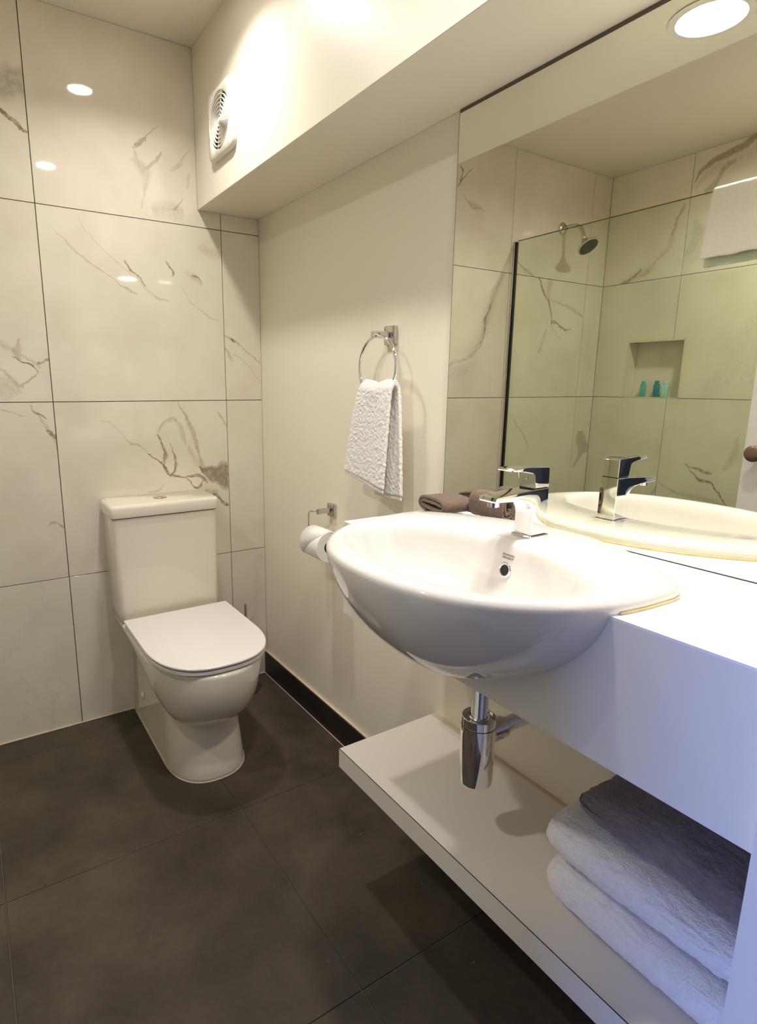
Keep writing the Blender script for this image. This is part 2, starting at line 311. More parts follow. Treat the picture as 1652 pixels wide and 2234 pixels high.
        L.new(mk, mx.inputs[0]); L.new(cur, mx.inputs[6]); cur = mx.outputs[2]
    L.new(cur, b.inputs['Base Color'])
    return m

def floor_mat():
    m = bpy.data.materials.new('dark_stone_tile'); m.use_nodes = True
    nt = m.node_tree; N = nt.nodes; L = nt.links; b = N['Principled BSDF']
    geo = N.new('ShaderNodeNewGeometry')
    n1 = N.new('ShaderNodeTexNoise'); n1.inputs['Scale'].default_value = 3.2; n1.inputs['Detail'].default_value = 9; n1.inputs['Roughness'].default_value = .62
    n2 = N.new('ShaderNodeTexNoise'); n2.inputs['Scale'].default_value = 85; n2.inputs['Detail'].default_value = 4
    n3 = N.new('ShaderNodeTexVoronoi'); n3.inputs['Scale'].default_value = 26
    for n in (n1, n2, n3): L.new(geo.outputs['Position'], n.inputs['Vector'])
    r = N.new('ShaderNodeValToRGB'); r.color_ramp.elements[0].position = .34; r.color_ramp.elements[0].color = (0.042, 0.031, 0.022, 1)
    r.color_ramp.elements[1].position = .68; r.color_ramp.elements[1].color = (0.112, 0.085, 0.060, 1)
    L.new(n1.outputs['Fac'], r.inputs[0])
    mx = N.new('ShaderNodeMix'); mx.data_type = 'RGBA'; mx.blend_type = 'MULTIPLY'; mx.inputs[0].default_value = .45
    L.new(r.outputs[0], mx.inputs[6]); L.new(n2.outputs['Color'], mx.inputs[7])
    # scattered pale flecks
    mr = N.new('ShaderNodeMapRange'); mr.inputs[1].default_value = .10; mr.inputs[2].default_value = .03; mr.inputs[3].default_value = 0; mr.inputs[4].default_value = .38
    L.new(n3.outputs['Distance'], mr.inputs[0])
    wn = N.new('ShaderNodeMath'); wn.operation = 'GREATER_THAN'; wn.inputs[1].default_value = .86
    sc_ = N.new('ShaderNodeSeparateColor'); L.new(n3.outputs['Color'], sc_.inputs[0]); L.new(sc_.outputs[0], wn.inputs[0])
    mm = N.new('ShaderNodeMath'); mm.operation = 'MULTIPLY'; L.new(mr.outputs[0], mm.inputs[0]); L.new(wn.outputs[0], mm.inputs[1])
    m2 = N.new('ShaderNodeMix'); m2.data_type = 'RGBA'; m2.inputs[7].default_value = (.28, .23, .17, 1)
    L.new(mm.outputs[0], m2.inputs[0]); L.new(mx.outputs[2], m2.inputs[6]); L.new(m2.outputs[2], b.inputs['Base Color'])
    b.inputs['Roughness'].default_value = .55; b.inputs['Specular IOR Level'].default_value = .35
    bp = N.new('ShaderNodeBump'); bp.inputs['Strength'].default_value = .25; bp.inputs['Distance'].default_value = .001
    L.new(n2.outputs['Fac'], bp.inputs['Height']); L.new(bp.outputs[0], b.inputs['Normal'])
    return m
FLOORM = floor_mat()

# ------------------------------------------------------------------ geometry helpers
def link(name, bm, m, parent=None, smooth=False, kind=None, origin=None):
    if origin is not None:
        bmesh.ops.translate(bm, vec=-Vector(origin), verts=bm.verts)
    bmesh.ops.recalc_face_normals(bm, faces=bm.faces)
    me = bpy.data.meshes.new(name); bm.to_mesh(me); bm.free()
    o = bpy.data.objects.new(name, me); COL.objects.link(o)
    if m: me.materials.append(m)
    if origin is not None: o.location = origin
    if parent is not None:
        o.parent = parent
        px, py, pz = world_loc(parent)
        l = Vector(origin) if origin is not None else Vector((0, 0, 0))
        o.location = l - Vector((px, py, pz))
    if smooth:
        for p in me.polygons: p.use_smooth = True
        if smooth is not True:
            me.set_sharp_from_angle(angle=math.radians(smooth))
    if kind: o['kind'] = kind
    return o

def world_loc(o):
    l = Vector(o.location); p = o.parent
    while p: l += Vector(p.location); p = p.parent
    return l

def thing(name, label, cat, loc, group=None):
    o = bpy.data.objects.new(name, None); COL.objects.link(o); o.location = loc
    o.empty_display_size = 0.05
    o['label'] = label; o['category'] = cat
    if group: o['group'] = group
    return o

def tag(o, label, cat, group=None):
    o['label'] = label; o['category'] = cat
    if group: o['group'] = group
    return o

def box(bm, x0, x1, y0, y1, z0, z1, bevel=0.0, seg=1):
    vs = [bm.verts.new(c) for c in ((x0,y0,z0),(x1,y0,z0),(x1,y1,z0),(x0,y1,z0),(x0,y0,z1),(x1,y0,z1),(x1,y1,z1),(x0,y1,z1))]
    fs = [bm.faces.new([vs[i] for i in f]) for f in ((0,3,2,1),(4,5,6,7),(0,1,5,4),(1,2,6,5),(2,3,7,6),(3,0,4,7))]
    if bevel > 0:
        es = list({e for f in fs for e in f.edges})
        bmesh.ops.bevel(bm, geom=es, offset=bevel, segments=seg, affect='EDGES', profile=0.5)
    return bm

def nbox(*a, **k):
    return box(bmesh.new(), *a, **k)

def prism(bm, pts, axis, a, b_):
    """polygon pts (2D) extruded along axis from a to b_"""
    def P(p, t):
        return {'x': (t, p[0], p[1]), 'y': (p[0], t, p[1]), 'z': (p[0], p[1], t)}[axis]
    A = [bm.verts.new(P(p, a)) for p in pts]; B = [bm.verts.new(P(p, b_)) for p in pts]
    bm.faces.new(A); bm.faces.new(B[::-1])
    n = len(pts)
    for i in range(n): bm.faces.new((A[i], B[i], B[(i+1) % n], A[(i+1) % n]))
    return bm

def loft(bm, rings, cap0=True, cap1=True):
    R = [[bm.verts.new(p) for p in r] for r in rings]; n = len(rings[0])
    for a, b_ in zip(R, R[1:]):
        for i in range(n): bm.faces.new((a[i], a[(i+1) % n], b_[(i+1) % n], b_[i]))
    if cap0: bm.faces.new(R[0][::-1])
    if cap1: bm.faces.new(R[-1])
    return bm

def frame_of(d):
    d = Vector(d).normalized(); a = Vector((0, 0, 1)) if abs(d.z) < .9 else Vector((1, 0, 0))
    u = d.cross(a).normalized(); return u, d.cross(u).normalized()

def tube(bm, pts, r, n=16, caps=True, closed=False):
    pts = [Vector(p) for p in pts]; rings = []
    rr = r if isinstance(r, (list, tuple)) else [r] * len(pts)
    u = None
    for i, p in enumerate(pts):
        if closed: d = pts[(i + 1) % len(pts)] - pts[i - 1]
        else: d = pts[min(i + 1, len(pts) - 1)] - pts[max(i - 1, 0)]
        d.normalize()
        if u is None: u, v = frame_of(d)
        else:
            u = (u - d * u.dot(d)).normalized(); v = d.cross(u)
        rings.append([p + (u * math.cos(2*PI*k/n) + v * math.sin(2*PI*k/n)) * rr[i] for k in range(n)])
    if closed:
        rings.append(rings[0]); R = [[bm.verts.new(q) for q in r_] for r_ in rings[:-1]]
        for i in range(len(R)):
            a, b_ = R[i], R[(i+1) % len(R)]
            for k in range(n): bm.faces.new((a[k], a[(k+1) % n], b_[(k+1) % n], b_[k]))
        return bm
    return loft(bm, rings, caps, caps)

def lathe(bm, prof, c, axis='z', n=40):
    """prof = [(radius, height)...] about an axis through c"""
    rings = []
    for r, h in prof:
        ring = []
        for k in range(n):
            a = 2 * PI * k / n; p, q = r * math.cos(a), r * math.sin(a)
            ring.append({'z': (c[0]+p, c[1]+q, c[2]+h), 'x': (c[0]+h, c[1]+p, c[2]+q), 'y': (c[0]+p, c[1]+h, c[2]+q)}[axis])
        rings.append(ring)
    return loft(bm, rings)

def rrect(x0, x1, y0, y1, r, n=5):
    pts = []
    for cx, cy, a0 in ((x1-r, y1-r, 0), (x0+r, y1-r, PI/2), (x0+r, y0+r, PI), (x1-r, y0+r, 1.5*PI)):
        for k in range(n + 1):
            a = a0 + PI/2 * k / n; pts.append((cx + r * math.cos(a), cy + r * math.sin(a)))
    return pts
def at(pts, z): return [(p[0], p[1], z) for p in pts]
def structure(name, bm, m, parent=None, **k):
    o = link(name, bm, m, parent, **k)
    if parent is None: o['kind'] = 'structure'
    return o
def subsurf(o, lv=2):
    s = o.modifiers.new('smooth', 'SUBSURF'); s.levels = lv; s.render_levels = lv
    for p in o.data.polygons: p.use_smooth = True

# ================================================================== THE ROOM
# floor
fl = structure('floor', nbox(-WL - .1, .1, YH, .1, -.10, -.002), FGROUT)
FX = [-.002, -.437, -1.045, -1.653, -WL]
FY = [-.002, -.118, -.728, -1.350, -1.958, YH + .001]
for i in range(len(FX) - 1):
    for j in range(len(FY) - 1):
        g = .0016
        x1, x0, y1, y0 = FX[i] - g, FX[i+1] + g, FY[j] - g, FY[j+1] + g
        link('tile', nbox(x0, x1, y0, y1, -.008, 0, bevel=.0008), FLOORM, fl, origin=None)
hf = structure('trim_1', nbox(-4.2, .6, -4.4, YH, -.10, -.001), HALLF)

def tile_mat(axis, u0, u1, z0, z1, seed):
    vs = []
    for v in VEINS_SHADE:
        if (v[0][0] == 'l') != (axis == 1): continue
        p = v[4][len(v[4]) // 2]
        if u0 <= p[0] <= u1 and z0 <= p[1] <= z1: vs.append(v)
    return marble('marble_porcelain', vs, axis, seed)

# back wall: grout-coloured wall behind, one porcelain tile per piece in front of it
wb = structure('wall_back', nbox(-WL - .1, .1, .008, .12, -.1, ZC + .1), GROUT)
G = .0013
for i in range(len(JX) - 1):
    for j in range(len(JZ) - 1):
        x1, x0, z0, z1 = JX[i] - G, JX[i+1] + G, JZ[j] + G, JZ[j+1] - G
        if i == 0 and j == 3: z1 = ZB
        m = tile_mat(0, JX[i+1], JX[i], JZ[j], JZ[j+1], 3.1 * i + 7.3 * j)
        if i == 1 and j == 3:
            bm = prism(bmesh.new(), [(x0, z0), (x1, z0), (x1, ZB), (-BD, ZB), (-BD, z1), (x0, z1)], 'y', 0, .0085)
        else:
            bm = nbox(x0, x1, 0, .0085, z0, z1, bevel=.0002)
        link('tile', bm, m, wb)
# left wall with the shower niche
NY0, NY1, NZ0, NZ1, ND = -.489, -.181, 1.163, 1.457, .085
wl = bmesh.new()
box(wl, -WL - .16, -WL - .008, YH, NY0, -.1, ZC + .1); box(wl, -WL - .16, -WL - .008, NY1, .1, -.1, ZC + .1)
box(wl, -WL - .16, -WL - .008, NY0, NY1, -.1, NZ0 - .002); box(wl, -WL - .16, -WL - .008, NY0, NY1, NZ1, ZC + .1)
box(wl, -WL - .16, -WL - ND - .01, NY0, NY1, NZ0 - .002, NZ1)
wlo = structure('wall_left', wl, GROUT)
for i in range(len(JY) - 1):
    for j in range(len(JZ) - 1):
        y1, y0, z0, z1 = JY[i] - G, JY[i+1] + G, JZ[j] + G, JZ[j+1] - G
        m = tile_mat(1, JY[i+1], JY[i], JZ[j], JZ[j+1], 5.7 * i + 2.9 * j + 40)
        if j == 2 and i == 0:
            bm = prism(bmesh.new(), [(y0, NZ1), (y0, z1), (y1, z1), (y1, z0), (NY1, z0), (NY1, NZ1)], 'x', -WL - .0085, -WL)
        elif j == 2 and i == 1:
            bm = prism(bmesh.new(), [(y0, z0), (y0, z1), (y1, z1), (y1, NZ1), (NY0, NZ1), (NY0, z0)], 'x', -WL - .0085, -WL)
        else:
            bm = nbox(-WL - .0085, -WL, y0, y1, z0, z1, bevel=.0002)
        link('tile', bm, m, wlo)
NM = marble('marble_porcelain', [], 1, 91.0)
x0, x1 = -WL - ND, -WL - .0005
link('tile', nbox(x0 - .008, x0, NY0 + .0005, NY1 - .0005, NZ0, NZ1 - .0005), NM, wlo)
link('tile', nbox(x0 + .001, x1, NY0 + .0005, NY0 + .007, NZ0, NZ1 - .0005), NM, wlo)
link('tile', nbox(x0 + .001, x1, NY1 - .007, NY1 - .0005, NZ0, NZ1 - .0005), NM, wlo)
link('tile', nbox(x0 + .001, x1, NY0 + .008, NY1 - .008, NZ1 - .007, NZ1 - .0005), NM, wlo)
link('tile', nbox(x0 + .001, x1, NY0 + .008, NY1 - .008, NZ0 - .002, NZ0 + .002), NM, wlo)
# right wall, bulkhead, ceiling, front wall with the doorway the camera stands in
structure('wall_right', nbox(0, .12, YH - 1.2, .008, -.1, ZC + .1), PAINT)
bk = structure('wall_bulkhead', nbox(-BD, -.0002, YF, -.0004, ZB, ZC, bevel=.0015), PAINT)
structure('ceiling', nbox(-WL - .16, .1, YH, .1, ZC, ZC + .1), CEILP)
DX0, DX1, DZ = -1.27, -.335, 2.06
wf = bmesh.new()
box(wf, -WL - .1, DX0, YH, YF, -.1, ZC - .0005); box(wf, DX1, -.0005, YH, YF, -.1, ZC - .0005); box(wf, DX0, DX1, YH, YF, DZ, ZC - .0005)
structure('wall_front', wf, PAINT)
# next room: enough of it to carry the light
hb = bmesh.new()
box(hb, -4.2, .12, -4.5, -4.4, -.1, 2.5)
structure('wall_hall', hb, PAINT)
structure('trim_2', nbox(-4.2, .12, -4.4, YH - .001, 2.42, 2.5), CEILP)
# skirting on the right wall with its pale bead of sealant
sk = structure('baseboard_right', nbox(-.011, -.0005, YF, -.001, .002, .098, bevel=.001), SKIRT)
link('top_bead', nbox(-.0085, -.0005, YF, -.001, .0985, .1035, bevel=.001), BEAD, sk)
link('floor_bead', nbox(-.0145, -.0115, YF, -.001, .0005, .0035, bevel=.0008), BEAD, sk)
t3 = structure('trim_3', nbox(-WL, -.012, -.0055, -.0005, .0005, .0045, bevel=.0008), BEAD)

# ================================================================== LIGHT FITTINGS
def downlight(name, label, x, y, z, r, power, spread=150):
    t = thing(name, label, 'light', (x, y, z), 'recessed downlights')
    prof = [(r + .001, .0), (r + .012, -.001), (r + .014, -.003), (r + .012, -.005), (r + .002, -.005), (r, -.002)]
    bm = bmesh.new(); rings = []
    for rr, h in prof:
        rings.append([(x + rr * math.cos(2*PI*k/48), y + rr * math.sin(2*PI*k/48), z + h) for k in range(48)])
    R = [[bm.verts.new(q) for q in rg] for rg in rings]
    for a, b_ in zip(R, R[1:] + R[:1]):
        for k in range(48): bm.faces.new((a[k], a[(k+1) % 48], b_[(k+1) % 48], b_[k]))
    link('trim_ring', bm, FANP, t, smooth=40)
    link('diffuser', lathe(bmesh.new(), [(.001, -.0028), (r * .6, -.0026), (r, -.0018), (r, -.0006), (.001, -.0006)], (x, y, z)), emis('lamp_glow', (1, .96, .90), 48), t, smooth=40)
    d = bpy.data.lights.new(name, 'AREA'); d.shape = 'DISK'; d.size = r * 2; d.energy = power; d.color = WARM
    d.spread = math.radians(spread)
    o = bpy.data.objects.new('bulb', d); COL.objects.link(o); o.parent = t; o.location = (0, 0, -.007)
    return t
downlight('downlight', 'round recessed downlight in the ceiling in front of the toilet', -.498, -.50, ZC, .043, LAMP['toilet'], 130)
downlight('downlight', 'round recessed downlight in the ceiling near the doorway', -.508, -1.447, ZC, .043, LAMP['centre'], 130)
downlight('downlight', 'round recessed downlight in the ceiling over the shower', -1.571, -1.025, ZC, .043, LAMP['shower'], 160)
downlight('downlight', 'bright round downlight in the bulkhead underside above the basin', -.115, -1.53, ZB, .050, LAMP['vanity'], 105)

# ================================================================== BASIN
SY = -1.44
def outer_poly():
    pts = []
    for k in range(0, 61):                     # front curve from +y side to -y side
        a = PI * k / 60
        c, s = math.cos(a), math.sin(a)
        pts.append((-.218 - .298 * (s ** (2 / 2.29)), SY + .2945 * math.copysign(abs(c) ** (2 / 2.29), c)))
    for k in range(1, 8):                      # -y side back to the corner
        t = k / 8; pts.append((-.218 + .041 * t, SY - .2945 - .0025 * t))
    for k in range(0, 33):                     # shallow arc of the back edge
        h = -.297 + .594 * k / 32
        pts.append((-.030 - .137 * (abs(h) / .297) ** 2.2, SY + h))
    for k in range(1, 8):
        t = 1 - k / 8; pts.append((-.218 + .041 * t, SY + .2945 + .0025 * t))
    return pts
OP = outer_poly()
CPX, CPY = -.33, SY
def cast(poly, th):
    d = (math.cos(th), math.sin(th)); best = 0
    n = len(poly)
    for i in range(n):
        (ax, ay), (bx, by) = poly[i], poly[(i+1) % n]
        ex, ey = bx - ax, by - ay; den = d[0] * ey - d[1] * ex
        if abs(den) < 1e-12: continue
        qx, qy = ax - CPX, ay - CPY
        t = (qx * ey - qy * ex) / den; s = (qx * d[1] - qy * d[0]) / den
        if t > 0 and -1e-9 <= s <= 1 + 1e-9: best = max(best, t)
    return best
NS = 128
TH = [2 * PI * k / NS for k in range(NS)]
RO = [cast(OP, t) for t in TH]
for _ in range(2): RO = [(RO[i-1] + 2 * RO[i] + RO[(i+1) % NS]) / 4 for i in range(NS)]
IP = []
for k in range(120):
    a = 2 * PI * k / 120; c, s = math.cos(a), math.sin(a)
    IP.append((-.331 + .141 * math.copysign(abs(c) ** (2 / 2.2), c), SY + .232 * math.copysign(abs(s) ** (2 / 2.2), s)))
RI = [cast(IP, t) for t in TH]
def oring(s, z, d=0.0): return [(CPX + (RO[k] * s - d) * math.cos(TH[k]), CPY + (RO[k] * s - d) * math.sin(TH[k]), z) for k in range(NS)]
def iring(s, z, d=0.0): return [(CPX + (RI[k] * s + d) * math.cos(TH[k]), CPY + (RI[k] * s + d) * math.sin(TH[k]), z) for k in range(NS)]
ZR = .946; DEP = .205
def prof_s(t): return max(0, 1 - t ** 1.75) ** (1 / 1.55)
basin = thing('basin', 'white semi-recessed ceramic basin set into the front of the worktop', 'basin', (CPX, CPY, .93))
bm = bmesh.new(); rings = []
ts = [.992, .97, .94, .9, .85, .78, .7, .62, .54, .46, .38, .3, .22, .15, .09]
for t in ts: rings.append(oring(prof_s(t) * 1.006, ZR - .010 - DEP * t))
rings += [oring(1.006, ZR - .016, 0)] + [oring(1.006, ZR - .014 + .014 * math.sin(a), .020 * (1 - math.cos(a))) for a in (.25, .5, .75, 1.0, 1.25, 1.5)]
rings += [iring(1, ZR - .0008, .012), iring(1, ZR - .0025, .007), iring(1, ZR - .006, .002), iring(1, ZR - .013, -.003)]
for s, z in ((.965, ZR - .028), (.935, ZR - .048), (.895, ZR - .068), (.84, ZR - .088), (.76, ZR - .106), (.64, ZR - .122), (.48, ZR - .134), (.30, ZR - .142), (.16, ZR - .146)):
    rings.append(iring(s, z))
loft(bm, rings, True, True)
link('bowl', bm, CERAMIC, basin, smooth=True)
# waste in the bowl's floor
link('waste', lathe(bmesh.new(), [(.001, .0015), (.021, .0015), (.024, 0), (.024, -.004), (.001, -.004)], (CPX, CPY, ZR - .143)), CHROME, basin, smooth=40)
# overflow ring on the inner back wall
on = Vector((-1, 0, .27)).normalized(); oc = Vector((CPX + RI[0] * .919, SY - .004, ZR - .0550))
def disc_rings(spec, c, n, N=36):
    u, v = frame_of(n); return [[c + n * h + (u * math.cos(2*PI*k/N) + v * math.sin(2*PI*k/N)) * r for k in range(N)] for r, h in spec]
link('overflow_ring', loft(bmesh.new(), disc_rings([(.0145, -.004), (.0145, .001), (.0128, .0028), (.0108, .0028), (.0096, .001), (.0096, -.003)], oc, on), False, False), CHROME, basin, smooth=True)
link('overflow_hole', loft(bmesh.new(), disc_rings([(.0098, -.004), (.0098, .0005), (.001, .0004)], oc, on)), HOLE, basin)
# the maker's two lines of lettering above the overflow
def text_mesh(name, body, size, m, mw, parent, shear=.35, ext=.0002):
    cu = bpy.data.curves.new(name, 'FONT'); cu.body = body; cu.size = size; cu.shear = shear; cu.extrude = ext; cu.align_x = 'CENTER'; cu.space_line = .8
    cu.resolution_u = 3
    to = bpy.data.objects.new(name + '_tmp', cu); COL.objects.link(to)
    bpy.context.view_layer.update()
    me = bpy.data.meshes.new_from_object(to.evaluated_get(bpy.context.evaluated_depsgraph_get()))
    bpy.data.objects.remove(to, do_unlink=True)
    me.transform(mw); me.materials.clear(); me.materials.append(m)
    o = bpy.data.objects.new(name, me); COL.objects.link(o); o.parent = parent
    me.transform(Matrix.Translation(-world_loc(parent))); return o
tn = Vector((-1, 0, .21)).normalized(); tx = Vector((0, -1, 0)); ty = tn.cross(tx).normalized()
tc = Vector((CPX + RI[0] * .962 - .0004, SY - .004, ZR - .0290))
mw = Matrix(((tx.x, ty.x, tn.x, tc.x), (tx.y, ty.y, tn.y, tc.y), (tx.z, ty.z, tn.z, tc.z), (0, 0, 0, 1)))
text_mesh('lettering', 'American\nStandard', .0072, INK, mw, basin)
# sealant bead where basin meets worktop (yellowed at the right)
bm = bmesh.new()
pp = [(p[0], p[1], ZT + .0016) for p in oring(1.003, 0) if p[0] > CX + .002]
pp.sort(key=lambda p: math.atan2(p[1] - CPY, p[0] - CPX))
tube(bm, pp, .0032, 8)
link('sealant', bm, YBEAD, basin, smooth=True)

# ================================================================== WORKTOP
top = thing('vanity_counter', 'long white worktop with deep white front panel under the mirror', 'vanity counter', (-.15, -1.5, ZT))
cut = [(p[0], p[1]) for p in oring(.985, 0)]
inside = [p for p in cut if p[0] > CX]
inside.sort(key=lambda p: math.atan2(p[1] - CPY, p[0] - CPX))
e0, e1 = inside[0], inside[-1]
poly = [(CX, YF + .0005), (CX, e0[1] - .0005)] + inside + [(CX, e1[1] + .0005), (CX, YC), (-.0005, YC), (-.0005, YF + .0005)]
link('worktop', prism(bmesh.new(), poly, 'z', ZT - .004, ZT), LAMT, top)
# front panel with the scoop the basin passes through
notch = []
for k in range(0, 40):
    t = k / 39 * .93 + .02
    s = prof_s(t); z = ZR - .008 - DEP * t
    ring = oring(s, z); hw = 0
    for a, b_ in zip(ring, ring[1:] + ring[:1]):
        if (a[0] - (CX + .001)) * (b_[0] - (CX + .001)) <= 0 and a[1] < SY:
            f = ((CX + .001) - a[0]) / ((b_[0] - a[0]) or 1e-9); hw = max(hw, SY - (a[1] + f * (b_[1] - a[1])))
    if hw > .01 and z < ZT - .006: notch.append((hw, z))
zt_ = ZT - .0041
poly = [(YF + .0005, ZCB), (YF + .0005, zt_)] + [(SY - notch[0][0], zt_)] + [(SY - h, z) for h, z in notch] + [(SY + h, z) for h, z in notch[::-1]] + [(SY + notch[0][0], zt_), (YC, zt_), (YC, ZCB)]
link('front_panel', prism(bmesh.new(), poly, 'x', CX, CX + .018), LAM, top)
link('end_panel', nbox(CX + .0185, -.0005, YC - .018, YC, ZCB, zt_), LAM, top)

# ================================================================== SHELF
shelf = thing('floating_shelf', 'thick white wall shelf below the worktop, holding towels', 'shelf', (-.15, -1.5, .294))
SXF, SY0 = -.308, -1.057
link('board', nbox(SXF + .0012, -.0120, YF + .0005, SY0 - .0012, .294, .3436, bevel=.0006), LAM, shelf)
link('edge_band', nbox(SXF, SXF + .0011, YF + .0005, SY0, .294, .3432), LAM, shelf)
link('end_band', nbox(SXF + .0012, -.0120, SY0 - .0011, SY0, .294, .3432), LAM, shelf)
link('glue_line', nbox(SXF - .0002, SXF + .0012, YF + .0005, SY0 - .001, .3432, .3440), DARK, shelf)
link('wall_bead', nbox(-.0119, -.0005, YF + .0005, SY0, .3300, .3445, bevel=.001), BEAD, shelf)

# ================================================================== TAP
TX, TY = -.1315, -1.436
tap = thing('basin_tap', 'chrome single-lever mixer tap standing on the basin deck', 'tap', (TX, TY, ZR))
link('base_plate', loft(bmesh.new(), [at(rrect(TX-.026, TX+.026, TY-.0235, TY+.0235, .004), ZR - .001), at(rrect(TX-.026, TX+.026, TY-.0235, TY+.0235, .004), ZR + .003), at(rrect(TX-.0245, TX+.0245, TY-.022, TY+.022, .004), ZR + .0045)]), CHROME, tap, smooth=30)
# body and spout: one cast piece, profile in x-z extruded along y with rounded corners
zt2 = ZR + .0905
prof = [(TX+.0215, ZR+.0045), (TX+.0205, zt2)]
prof += [(TX-.020, zt2 - .0005), (TX-.060, zt2 - .0025), (TX-.105, zt2 - .0055), (TX-.116, zt2 - .0065), (TX-.1185, zt2 - .0125), (TX-.117, zt2 - .0155)]
prof += [(TX-.090, zt2 - .0165), (TX-.060, zt2 - .0185), (TX-.040, zt2 - .0215), (TX-.030, zt2 - .0265), (TX-.0235, zt2 - .037), (TX-.0215, zt2 - .047), (TX-.0215, ZR + .0045)]
bm = prism(bmesh.new(), prof, 'y', TY - .0195, TY + .0195)
bm.normal_update()
es = [e for e in bm.edges if abs(e.verts[0].co.y - e.verts[1].co.y) < 1e-6]
bmesh.ops.bevel(bm, geom=es, offset=.0022, segments=3, affect='EDGES', profile=.6)
link('body', bm, CHROME, tap, smooth=35)
link('aerator', lathe(bmesh.new(), [(.0095, 0), (.0105, -.001), (.0105, -.010), (.0085, -.0105), (.001, -.0100)], (TX - .102, TY, zt2 - .0155)), CHROME, tap, smooth=40)
bm = prism(bmesh.new(), [(TX+.0205, zt2 + .002), (TX+.0195, zt2 + .0365), (TX+.015, zt2 + .0395), (TX-.040, zt2 + .041), (TX-.074, zt2 + .0405), (TX-.0765, zt2 + .038), (TX-.075, zt2 + .0355),
     (TX-.045, zt2 + .0345), (TX-.026, zt2 + .0325), (TX-.0185, zt2 + .028), (TX-.0175, zt2 + .002)], 'y', TY - .0190, TY + .0190)
es = [e for e in bm.edges if abs(e.verts[0].co.y - e.verts[1].co.y) < 1e-6]
bmesh.ops.bevel(bm, geom=es, offset=.0018, segments=3, affect='EDGES', profile=.6)
lev = link('lever', bm, CHROME, tap, smooth=35)
link('joint_line', nbox(TX - .016, TX + .0185, TY - .0178, TY + .0178, zt2 - .001, zt2 + .0025), DARK, tap)
link('indicator', lathe(bmesh.new(), [(.0026, 0), (.0026, -.0006), (.001, -.0010)], (TX - .0186, TY, zt2 + .019), 'x', 20), DCHROME, lev)

# ================================================================== BOTTLE TRAP
PXX, PYY = -.232, -1.432
trap = thing('bottle_trap', 'chrome bottle trap and waste pipe hanging under the basin', 'bottle trap', (PXX, PYY, .462))
link('cup', lathe(bmesh.new(), [(.001, .462), (.028, .462), (.031, .4635), (.0325, .467), (.0325, .585), (.0320, .5855), (.0325, .586), (.0325, .602), (.0315, .603), (.0300, .6025), (.0295, .596), (.001, .595)], (PXX, PYY, 0)), CHROME, trap, smooth=35)
link('seam_ring', lathe(bmesh.new(), [(.0320, .5840), (.0329, .5843), (.0329, .5851), (.0320, .5854)], (PXX, PYY, 0)), BLACK, trap)
link('inlet_pipe', lathe(bmesh.new(), [(.0165, .596), (.0165, .605), (.0158, .606), (.0158, .742), (.001, .742)], (PXX, PYY, 0)), CHROME, trap, smooth=35)
link('inlet_nut', lathe(bmesh.new(), [(.0188, .5952), (.0188, .6005), (.0172, .6025), (.0168, .6030)], (PXX, PYY, 0)), CHROME, trap, smooth=35)
link('outlet_nut', lathe(bmesh.new(), [(.019, .028), (.022, .029), (.022, .066), (.0205, .068), (.0160, .069)], (PXX, PYY, .558), 'x', 36), CHROME, trap, smooth=35)
link('outlet_pipe', lathe(bmesh.new(), [(.0160, .060), (.0160, -PXX - .006)], (PXX, PYY, .558), 'x', 36), CHROME, trap, smooth=35)
link('wall_flange', lathe(bmesh.new(), [(.017, -PXX - .008), (.026, -PXX - .007), (.030, -PXX - .001), (.001, -PXX - .001)], (PXX, PYY, .558), 'x', 36), CHROME, trap, smooth=35)

# ================================================================== MIRROR
YM = -1.0606
mir = thing('wall_mirror', 'large frameless mirror on the right wall above the worktop', 'mirror', (-.003, -1.5, ZT))
link('glass', nbox(-.0050, -.0006, YF + .001, YM - .0006, ZT + .0021, ZB - .0085), MIRR, mir)
link('edge', nbox(-.0052, -.0006, YM - .0005, YM + .0005, ZT + .0016, ZB - .0085), MEDGE, mir)
link('top_strip', nbox(-.0044, -.0006, YF + .001, YM, ZB - .0084, ZB - .0004), MEDGE, mir)  # dark strip in the gap above the mirror, its shade put into colour
link('bottom_bead', nbox(-.0060, -.0006, YF + .001, YM, ZT + .0002, ZT + .0020), DARK, mir)

# ================================================================== TOILET
CXT = -.4375
def dring(xc, w, yb, ys, yf, z, e=2.2, n=40, zf=None):
    """D outline: flat back at yb, straight sides to ys, rounded front at yf"""
    pts = [(xc - w/2 + w * k / 8, yb, z) for k in range(1, 8)]
    for k in range(6):
        pts.append((xc + w/2, yb + (ys - yb) * k / 6, z))
    for k in range(n + 1):
        a = PI * k / n; c, s = math.cos(a), math.sin(a)
        pts.append((xc + w/2 * math.copysign(abs(c) ** (2/e), c), ys + (yf - ys) * abs(s) ** (2/e), z))
    for k in range(1, 7):
        pts.append((xc - w/2, ys + (yb - ys) * k / 6, z))
    if zf: pts = [(p[0], p[1], p[2] + zf(p[1])) for p in pts]
    return pts
toi = thing('toilet', 'white close-coupled toilet with slim lid against the tiled wall', 'toilet', (CXT, -.30, 0))
bm = bmesh.new()
loft(bm, [dring(CXT, .252, -.004, -.40, -.566, .001, 2.4), dring(CXT, .250, -.004, -.40, -.568, .012, 2.4), dring(CXT, .244, -.004, -.40, -.560, .05, 2.4), dring(CXT, .238, -.004, -.385, -.545, .12, 2.4),
          dring(CXT, .236, -.004, -.37, -.528, .19, 2.4), dring(CXT, .238, -.004, -.36, -.515, .26, 2.4), dring(CXT, .26, -.004, -.35, -.52, .31, 2.4), dring(CXT, .30, -.004, -.33, -.50, .355, 2.4), dring(CXT, .33, -.004, -.3, -.48, .385, 2.4)])
ped = link('pedestal', bm, TCER, toi, smooth=True)
